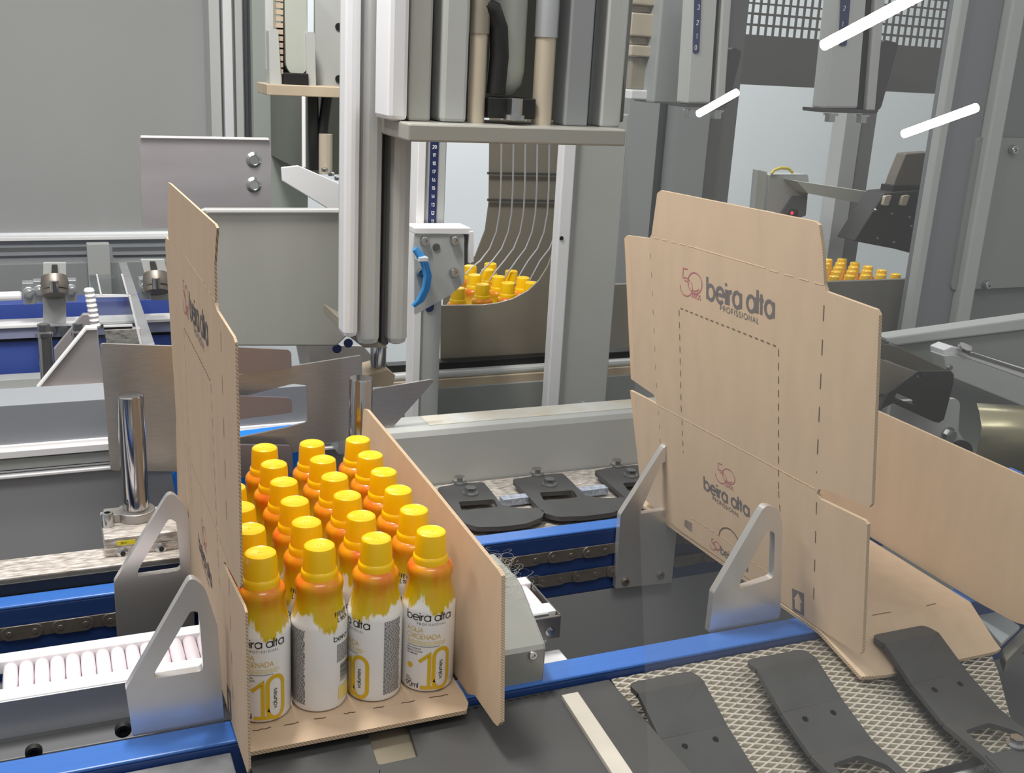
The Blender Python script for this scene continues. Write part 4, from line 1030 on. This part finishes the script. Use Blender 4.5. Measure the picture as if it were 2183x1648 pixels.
# ---------------- centre post, gutter and chute
t = thing('upright_post', 'tall pale grey upright post in the middle, left of the standing blank', 'post', tuple(at(1240, 900, Y=1.36)))
zt3 = at(1240, 240, Y=1.36).z; zb3 = at(1240, 930, Y=1.36).z
x0, x1, x2 = at(1177, 600, Y=1.36).x, at(1203, 600, Y=1.36).x, at(1311, 600, Y=1.36).x
MB().box(x0, x1, 1.35, 1.37, zb3, zt3).build('bright_flange', ALUW, t, .002); MB().box(x1 + .0002, x2, 1.358, 1.40, zb3, zt3).build('post_face', mat('post_grey', (164, 166, 162), rough=.45, noise=.05, scale=4), t, .002)
m = MB(); m.lathe([(0, 0), (.003, 0), (.003, .0006), (0, .0006)], at(1197, 508, Y=1.349), 12, 0, (0, -1, 0)); m.build('dark_hole', BLACK, t)
m = MB(); m.hexbolt(at(1236, 874, Y=1.30), (0, -.4, 1), .009, .008); m.build('hex_bolt', ZINC, t)
strip_t = thing('rear_gutter', 'grey ledge and black strip behind the cross beam', 'ledge', tuple(at(1100, 900, Y=1.6)))
def gut(v0, v1, Y, dep, name, mm, u0=826, u1=1420, bv=.001):
    za = at(1120, v0, Y=Y).z; zb_ = at(1120, v1, Y=Y).z
    MB().box(at(u0, 800, Y=Y).x, at(u1, 800, Y=Y).x, Y, Y + dep, zb_, za).build(name, mm, strip_t, bv)
gut(762, 780, 1.425, .02, 'black_strip', BLACK); gut(782, 796, 1.412, .02, 'rounded_rail', GREYL, bv=.004); gut(797, 815, 1.408, .03, 'ledge_top', BEIGE); gut(815, 935, 1.404, .03, 'ledge_face', mat('ledge_grey', (142, 145, 142), rough=.5, noise=.03, scale=4))
t = thing('infeed_chute', 'bronze grey curved chute with thin divider wires, holding yellow-capped bottles, centre', 'chute', tuple(at(1060, 770, Y=1.5)))
slab('front_wall', BRONZE, [(940, 651), (1030, 650), (1062, 646), (1094, 637), (1126, 620), (1150, 597), (1168, 568), (1182, 530), (1192, 480), (1210, 480), (1206, 772), (940, 782)], 1.448, .004, t, bevel=.0006)
slab('back_wall', mat('dark_bronze', (128, 122, 110), metal=.2, rough=.5, noise=.06, scale=5), [(1045, 250), (1200, 250), (1210, 480), (1210, 650), (945, 652), (950, 600), (1014, 545), (1035, 490), (1043, 430)], 1.80, .004, t, bevel=0)
for k in range(6):
    x = 1068 + k * 25.5; yy = 1.60
    e = [(1016, 548), (1000, 575)][k > 9]
    pts = [(x + 2, 240), (x, 400), (x - 3, 455), (x - 10, 495), (x - 24, 530), (x - 44, 556), (x - 62, 570 + k * 4), (x - 76, 585 + k * 7)]
    MB().tube([at(u, v, Y=yy) for u, v in pts], .0014, 6).build('divider_wire', ALU, t)
slab('reflection_line', GREYV, [(1040, 367), (1200, 370), (1200, 375), (1040, 372)], 1.79, .004, t, bevel=0); slab('reflection_line', GREYV, [(1040, 424), (1200, 427), (1200, 432), (1040, 429)], 1.79, .004, t, bevel=0)  # dark strips that paint in two faint horizontal reflections

def far_bottle(u, v, Y, label, group):
    q = at(u, v, Y=Y); put_bottle(q.x, q.y, q.z - .1177, random.uniform(-3, 3), label, group)
Zc = at(1084, 603, Y=1.52).z
cb = [(977, 613, 'front left'), (1029, 605, 'front middle'), (1083, 602, 'front right'), (1012, 585, 'second row left'), (1056, 588, 'second row middle'), (1098, 590, 'second row right'), (1040, 574, 'third row left'), (1078, 576, 'third row middle'), (1128, 600, 'at the right end beside the curved wall'), (1008, 567, 'rear left'), (1046, 561, 'rear middle')]
placed_c = []
for u, v, w_ in cb:
    q = at(u, v, Z=Zc)
    for _ in range(40):
        for p in placed_c:
            dd = Vector((q.x - p.x, q.y - p.y, 0))
            if dd.length < .0388: q += (dd.normalized() if dd.length else Vector((0, 1, 0))) * (.0390 - dd.length)
    placed_c.append(q); put_bottle(q.x, q.y, Zc - .1177, random.uniform(-3, 3), 'small yellow-capped bottle in the curved chute, %s' % w_, 'bottles in the curved chute')
zf = Zc - .1178
o = MB().box(at(955, 640, Y=1.5).x, at(1215, 640, Y=1.5).x, 1.4525, 1.78, zf - .01, zf).build('chute_floor', BRONZE, t)

# ---------------- right background
# perforated dark cover, with real holes
Yp = 2.4
def hx(u, v): return at(u, v, Y=Yp).x
zA, zB = at(1790, 190, Y=Yp).z, at(1790, -80, Y=Yp).z
xL, xR = hx(1575, 100), hx(2035, 100)
rows = [(-18, -1), (3, 20), (24, 41), (46, 64), (69, 87)]
m = MB(); zs = [at(1790, v, Y=Yp).z for r in rows for v in r]
x_start = hx(1588, 60); pitch = (hx(2030, 60) - x_start) / 30
zr = [(at(1790, b, Y=Yp).z, at(1790, a, Y=Yp).z) for a, b in rows]
m.box(xL, xR, Yp, Yp + .004, zA, zr[4][0]); m.box(xL, xR, Yp, Yp + .004, zr[0][1], zB)
for (b0, t0), (b1, t1) in zip(zr, zr[1:]): m.box(xL, xR, Yp, Yp + .004, t1, b0)
m.box(xL, x_start, Yp, Yp + .004, zr[4][0], zr[0][1])
for k in range(30):
    x = x_start + (k + .74) * pitch
    for (b0, t0) in zr: m.box(x, x + pitch * .26, Yp, Yp + .004, b0, t0)
o = m.build('perforated_cover', mat('dark_cover', (98, 98, 96), rough=.5), clean=False); tag(o, 'dark grey cover with a grid of rectangular holes, top right', 'perforated cover')
# grey uprights between head and white wall
for i, (u0, u1, mm, Y, lab) in enumerate(((1334, 1398, mat('upright_grey', (150, 153, 153), rough=.5), 1.9, 'pale grey upright just left above the standing blank'), (1398, 1436, GREYD, 1.95, 'narrow dark upright behind the standing blank, left'), (1436, 1506, mat('upright_grey2', (138, 141, 141), rough=.5), 1.9, 'broad grey upright behind the top of the standing blank'), (1506, 1562, mat('upright_dark', (100, 101, 100), rough=.5), 1.95, 'dark grey upright beside the white wall'))):
    o = upright('grey_upright', mm, u0, u1, -60, 640, Y, .04, vm=330); tag(o, lab, 'post')
# background beams
t = thing('rear_post', 'two-tone grey post in front of the white wall', 'post', tuple(at(1790, 560, Y=2.2)))
upright('light_face', GREYL, 1787, 1820, 90, 700, 2.2, .05, t, vm=380); upright('dark_face', mat('post_dark', (122, 123, 120), rough=.5), 1820.5, 1850, 90, 700, 2.21, .05, t, vm=380)
# sensor
Zr_ = at(1780, 590, Y=1.74).z
t = thing('sensor_head', 'small grey sensor with a yellow cable and a red light', 'sensor', tuple(at(1665, 455, Y=2.05)))
slab('back_plate', GREYM, [(1616, 362), (1636, 366), (1632, 450), (1608, 446)], 2.06, .02, t)
slab('sensor_body', mat('sensor_grey', (160, 163, 162), rough=.5), [(1642, 372), (1722, 372), (1726, 398), (1716, 440), (1690, 462), (1634, 448)], 2.05, .04, t, r=.004)
q = at(1660, 455, Y=2.065); MB().box(q.x - .006, q.x + .006, 2.062, 2.078, Zr_ - .1180, q.z).build('mount_stem', GREYM, t)
slab('sensor_side', GREYD, [(1690, 418), (1722, 418), (1718, 460), (1688, 470), (1660, 462)], 2.045, .02, t)
MB().tube([at(u, v, Y=2.04) for u, v in ((1644, 371), (1650, 363), (1664, 358), (1680, 359), (1690, 368))], .0032, 8).build('yellow_cable', YCABLE, t)
m = MB(); q = at(1688, 454, Y=2.03); m.lathe([(0, 0), (.010, 0), (.010, .012), (.007, .014), (0, .014)], q, 20, 0, (0, -1, 0)); m.build('lens_hood', BLACK, t)
m = MB(); q = at(1688, 454, Y=2.013); m.lathe([(0, 0), (.0034, 0), (.0030, .002), (0, .003)], q, 12, 0, (0, -1, 0)); m.build('red_light', RED, t)
o = slab('support_arm', mat('arm_grey', (164, 167, 160), rough=.45), [(1698, 386), (1870, 412), (1868, 440), (1722, 412)], 2.0, .049); tag(o, 'grey arm reaching from the sensor to the black gripper', 'arm')
t = thing('black_gripper', 'black ribbed gripper below a brown grey plate, beside the right column', 'gripper', tuple(at(1890, 530, Y=1.88)))
slab('grey_plate', mat('brown_grey_plate', (112, 104, 94), metal=.3, rough=.5), [(1932, 328), (1985, 324), (1985, 398), (1905, 396), (1912, 376)], 1.9, .03, t, bevel=.002)
slab('black_upper', BLACK, [(1905, 396), (1978, 398), (1975, 425), (1902, 412)], 1.89, .04, t)
slab('black_body', mat('soft_black', (40, 38, 36), rough=.5), [(1886, 412), (1978, 404), (1962, 545), (1925, 534), (1820, 514)], 1.88, .06, t, bevel=.003)
for u, v in ((1866, 448), (1901, 455), (1938, 463), (1870, 508), (1905, 516), (1942, 482)):
    m = MB(); m.lathe([(0, 0), (.0035, 0), (.0025, .003), (0, .003)], at(u, v, Y=1.879), 10, 0, (0, -1, 0)); m.build('stud', ZINC, t)
for u0 in (1890, 1928):
    slab('pale_pad', CREAM, [(u0 - 2, 418), (u0 + 12, 416), (u0 + 4, 438), (u0 - 8, 438)], 1.872, .01, t, r=.003)
# right infeed bottles
Zr = at(1780, 590, Y=1.74).z
p0 = at(1778, 588, Z=Zr)
for i in range(5):
    for j in range(5):
        put_bottle(p0.x + j * .0405 , p0.y + i * .0430, Zr - .1177, random.uniform(-3, 3), 'tiny yellow-capped bottle in the far tray behind the blank, row %s, column %s' % (['one', 'two', 'three', 'four', 'five'][i], ['one', 'two', 'three', 'four', 'five'][j]), 'bottles in the far tray')
q0 = at(1322, 545, Z=Zr)
for i in range(3): put_bottle(q0.x - .012 + (i % 2) * .006, q0.y + i * .041, Zr - .1177, 1.0, 'distant yellow-capped bottle just left of the standing blank, %s' % ['nearest', 'middle', 'farthest'][i], 'distant bottles left of the standing blank')
t = thing('far_tray', 'dark grey tray wall in front of the far yellow-capped bottles', 'tray', (p0.x, 1.7, Zr - .3))
a = at(1300, 700, Y=1.70).x; b = at(1950, 700, Y=1.70).x; zz = at(1850, 598, Y=1.70).z
MB().box(at(1700, 650, Y=1.70).x, b, 1.70, 1.71, zz - .34, zz).build('front_wall', mat('tray_grey', (126, 123, 115), metal=.15, rough=.4, noise=.1, scale=3, stretch=(5, 1, .5)), t, .001)
MB().box(a, at(1450, 700, Y=1.70).x, 1.70, 1.71, zz - .34, at(1320, 606, Y=1.7).z).build('front_wall', mat('tray_grey', (0, 0, 0)), t, .001)
MB().box(a, b, 1.7105, 2.10, Zr - .1280, Zr - .1180).build('tray_floor', GREYD, t)

# hanging scale units
def hanging(label, Y, body, strip_, slot, lstrip, base, lever, bolts, nums):
    t = thing('hanging_rail', label, 'rail unit', tuple(at(*base[0], Y=Y)), 'hanging rails with blue scales')
    slab('rail_body', mat('rail_pale', (192, 194, 192), metal=.25, rough=.38), body, Y, .03, t, bevel=.003)
    slab('dark_slot', BLACK, slot, Y + .008, .02, t); slab('light_strip', GREYL, lstrip, Y - .001, .03, t, bevel=.002)
    slab('end_plate', GREYV, base, Y - .006, .05, t)
    slab('black_lever', BLACKM, lever, Y + .012, .015, t, r=.006)
    P = pix(strip_, Y=Y - .0005); m = MB(); m.plate([rnd(P, .004, which=(2, 3))], (0, -.001, 0))
    for s_, u, v in nums: q = at(u, v, Y=Y - .002); m.strokes(text(s_, .0058, .2, q.x, q.z, 'c'), .0009, lambda x, y: Vector((x, Y - .0018, y)), 1)
    x1_ = max(p.x for p in P)
    m.build('blue_scale', [SCALE, WHITEP], t, clean=False)
    for u, v in bolts: m = MB(); q = at(u, v, Y=Y + .004); m.hexbolt(q, (0, 0, -1), .008, .009); m.build('hex_nut', ZINC, t)
hanging('hanging pale rail with a blue scale, left of the two at the top right', 1.32, [(1484, -60), (1533, -60), (1514, 222), (1466, 222)], [(1481, -60), (1497, -60), (1490, 114), (1477, 114)], [(1533, -60), (1545, -60), (1526, 224), (1515, 224)],
        [(1545, -60), (1564, -60), (1545, 224), (1527, 224)], [(1465, 223), (1520, 224), (1548, 225), (1552, 229), (1465, 229)], [(1560, 100), (1582, 108), (1554, 222), (1540, 226), (1546, 150)], ((1474, 232), (1527, 234)), (('3', 1489, 20), ('2', 1487, 53), ('1', 1485, 82), ('0', 1483, 106)))
hanging('hanging pale rail with a blue scale numbered 2 and 1, over the bright wall', 1.30, [(1790, -60), (1852, -60), (1828, 232), (1758, 232)], [(1794, -60), (1817, -60), (1804, 98), (1788, 98)], [(1852, -60), (1872, -60), (1848, 236), (1829, 234)],
        [(1872, -60), (1893, -60), (1866, 236), (1849, 236)], [(1757, 232), (1860, 235), (1874, 236), (1868, 242), (1757, 240)], [(1884, 84), (1916, 92), (1878, 232), (1862, 240), (1866, 160)], ((1771, 242), (1838, 244)), (('2', 1800, 22), ('1', 1796, 56)))
# right column and panel
t = thing('right_column', 'wide leaning grey column with a bright edge, on the right', 'column', tuple(at(1960, 720, Y=1.62)))
z0, z1 = at(1960, 760, Y=1.62).z, at(2050, -80, Y=1.62).z
x0, x1, x2, x3 = [at(u, v, Y=1.62).x for u, v in ((1984, 356), (2000, 356), (2078, 356), (2110, 356))]
MB().box(x0, x1, 1.61, 1.63, z0, z1).build('bright_edge', GREYL, t, .002); MB().box(x1 + .0002, x2, 1.62, 1.66, z0, z1).build('column_face', mat('column_slate', (128, 130, 134), rough=.5), t, .001)
MB().box(x2 + .0002, x2 + .003, 1.625, 1.65, z0, z1).build('seam', GREYV, t); MB().box(x2 + .0035, x3, 1.60, 1.64, z0, z1).build('outer_flange', GREYL, t, .004)
o = MB().box(x3 + .0005, x3 + .6, 1.63, 1.66, z0, z1).build('side_wall_panel', mat('wall_slate', (122, 126, 126), rough=.5, noise=.04, scale=3)); tag(o, 'slate grey wall panel at the right edge', 'machine panel')
t = thing('access_cover', 'pale rounded cover plate with screws at the right edge', 'cover', tuple(at(2110, 615, Y=1.6)))
P = [at(2064, 290, Y=1.615), at(2400, 290, Y=1.615), at(2400, 580, Y=1.615), at(2040, 618, Y=1.615)]
zq = at(2045, 618, Y=1.615).z; xq = at(2052, 460, Y=1.615).x; ztq = at(2075, 292, Y=1.615).z
MB().plate([rnd([(xq + .003, 1.615, ztq), (xq + .5, 1.615, ztq), (xq + .5, 1.615, zq), (xq + .003, 1.615, zq)], .012)], (0, .01, 0)).build('plate', mat('cover_grey', (140, 144, 141), rough=.5), t, .001)
for u, v in ((2157, 318), (2101, 606)):
    m = MB(); m.socket(at(u, v, Y=1.614), (0, -1, 0), .009, .010); m.build('screw', ZINC, t)
# flange, tube, plates behind the far wall of the blank
t = thing('side_channel', 'pale folded channel with a lighter top edge, right edge behind the kraft wall', 'channel', tuple(at(2040, 900, Y=1.28)))
top = [(1888, 722), (2260, 668), (2260, 690), (1913, 736)]
slab('top_edge', GREYL, [(1888, 720), (2300, 662), (2300, 690), (1913, 737), (1890, 729)], 1.27, .03, t, bevel=.003)  # top edge in a lighter grey than the face below
slab('face', mat('channel_grey', (142, 146, 143), rough=.5, noise=.03, scale=3), [(1913, 738), (2300, 691), (2300, 1150), (2100, 1100), (1850, 960)], 1.285, .02, t)
t = thing('square_tube', 'pale square tube with a round bolt, angled down at the right edge', 'tube', tuple(at(2100, 850, Y=1.2)))
slab('tube_face', GREYL, [(2012, 758), (2040, 757), (2300, 850), (2300, 915), (2020, 802)], 1.2, .03, t, bevel=.002)
slab('tube_top', ALUW, [(2012, 746), (2030, 738), (2300, 822), (2300, 848), (2040, 756), (2012, 757)], 1.205, .03, t, bevel=.002)
slab('slot', mat('slot_grey', (112, 114, 110), rough=.5), [(2062, 752), (2075, 752), (2300, 826), (2300, 832), (2066, 757)], 1.203, .002, t)
m = MB(); m.lathe([(0, 0), (.011, 0), (.010, .005), (.004, .007), (0, .007)], at(2056, 743, Y=1.2), 22, 0, (0, -.5, .85)); m.build('round_bolt', CHROME, t)
m = MB(); m.lathe([(0, 0), (.005, 0), (.004, .004), (0, .004)], at(2023, 783, Y=1.199), 16, 0, (0, -1, 0)); m.build('small_screw', ZINC, t)
o = slab('bronze_flap', mat('bronze_flap', (104, 99, 88), metal=.4, rough=.4), [(1850, 728), (1912, 738), (2022, 790), (1955, 792), (1850, 752)], 1.17, .004); tag(o, 'dark bronze flap right of the standing blank', 'flap')
o = slab('bronze_skirt', BRONZE, [(1850, 756), (1955, 793), (1890, 840), (1850, 842)], 1.165, .004); tag(o, 'bronze skirt plate below the dark flap', 'plate')
o = slab('lower_skirt', mat('mauve_skirt', (128, 122, 124), metal=.3, rough=.5), [(1850, 828), (1895, 842), (1880, 880), (1850, 885)], 1.17, .004); tag(o, 'greyish skirt at the edge of the standing blank', 'plate')
t = thing('black_bracket', 'black folded bracket with a slot, right of the standing blank', 'bracket', tuple(at(1960, 900, Y=1.12)))
P = pix([(1958, 791), (2028, 791), (2034, 798), (2034, 815), (2013, 895), (2002, 902), (1990, 899), (1905, 860), (1880, 872), (1872, 880), (1893, 838)], Y=1.12)
H = rnd(pix([(1912, 838), (1950, 855), (1950, 864), (1908, 848)], Y=1.12), .002)
H2 = pix([(1954, 803), (1964, 797), (1964, 806)], Y=1.12)
MB().plate([P, H, H2], (0, .005, 0)).build('plate', mat('satin_black', (34, 32, 31), rough=.42), t, .001)
t = thing('pale_mount', 'pale mount plate with a bolt and a dark ring, above the far kraft wall', 'mount', tuple(at(1990, 950, Y=1.16)))
slab('plate', GREYL, [(1900, 856), (2040, 850), (2047, 860), (2043, 920), (2060, 945), (2070, 990), (1895, 900)], 1.16, .008, t, r=.005)
m = MB(); m.hexbolt(at(2020, 926, Y=1.159), (0, -1, 0), .009, .008); m.build('hex_bolt', ZINC, t)
m = MB(); m.lathe([(.016, 0), (.026, 0), (.026, .006), (.016, .006), (.016, 0)], at(2040, 972, Y=1.155), 30, 0, (0, -1, 0)); m.build('dark_ring', BLACK, t)
# curved bronze guard at right edge
t = thing('curved_guard', 'curved brassy steel guard at the right edge above the kraft wall', 'guard', tuple(at(2150, 960, Y=1.0)))
a, b = at(2093, 918, Y=1.0), at(2200, 965, Y=1.0)
d2 = Vector((b.x - a.x, 0, b.z - a.z)).normalized(); n2 = Vector((-d2.z, 0, d2.x))
prof = [(0, -.06), (.0, 0), (.004, .008), (.016, .020), (.03, .028)]
vs = []
for s_ in (0, .3):
    for (dy, dz) in prof: vs.append(Vector((a.x, 1.0, a.z)) + Vector((1, 0, -.12)) * s_ + Vector((dy * .5, dy, dz)))
m = MB(); k = len(prof)
m.add(vs, [(i, i + 1, i + 1 + k, i + k) for i in range(k - 1)], 0, True)
o = m.build('guard_sheet', mat('brass_steel', (160, 154, 128), metal=.8, rough=.3), t); so = o.modifiers.new('solid', 'SOLIDIFY'); so.thickness = .0015
# lower right pieces beyond the flap
o = MB().plate([[at(u, v, Z=-.02) for u, v in [(2064, 1290), (2090, 1278), (2175, 1335), (2135, 1372)]]], (0, 0, -.004)).build('pale_sheet', mat('pale_blue_grey', (150, 156, 158), rough=.5), bevel=.0008); tag(o, 'pale sheet corner showing under the far kraft wall', 'sheet')
o = MB().plate([[at(u, v, Z=-.030) for u, v in [(2136, 1385), (2230, 1290), (2230, 1320), (2145, 1410)]]], (0, 0, -.012)).build('edge_bar', mat('bar_taupe', (132, 128, 118), metal=.3, rough=.5, noise=.12, scale=30), bevel=.001); tag(o, 'worn metal bar slanting in at the right edge below the kraft wall', 'bar')

# ---------------- tilted clear guard pane in front, and the tubes in the hall behind the viewer that it mirrors
tilt = radians(14)
Pn = Vector((0, .40, .2)); nn = Vector((0, -cos(tilt), sin(tilt)))
def pane_pt(u, v): return at(u, v, plane=(Pn, nn))
a = pane_pt(1336, 300).x
up = Vector((0, sin(tilt), cos(tilt)))
c0 = Pn - up * .35; c1 = Pn + up * .75
g = MB().plate([[(a, c0.y, c0.z), (1.3, c0.y, c0.z), (1.3, c1.y, c1.z), (a, c1.y, c1.z)]], nn * -.0008)
g = g.build('window_2', PANE); struct(g)
def mirror(p): return p - nn * 2 * (p - Pn).dot(nn)
for (A, B, D0, D1, r, lab) in (((1757, 96), (2030, -48), 3.2, 2.9, .015, 'nearest'), ((1490, 242), (1570, 197), 4.6, 4.4, .015, 'second'), ((1928, 285), (2080, 230), 4.3, 4.0, .0155, 'third')):
    p = mirror(O + ray(*A).normalized() * D0); q = mirror(O + ray(*B).normalized() * D1)
    o = MB().cyl(p, q, r, 16).build('tube_lamp', TUBE); tag(o, 'lit tube lamp in the hall, %s of the three mirrored in the clear guard' % lab, 'lamp')
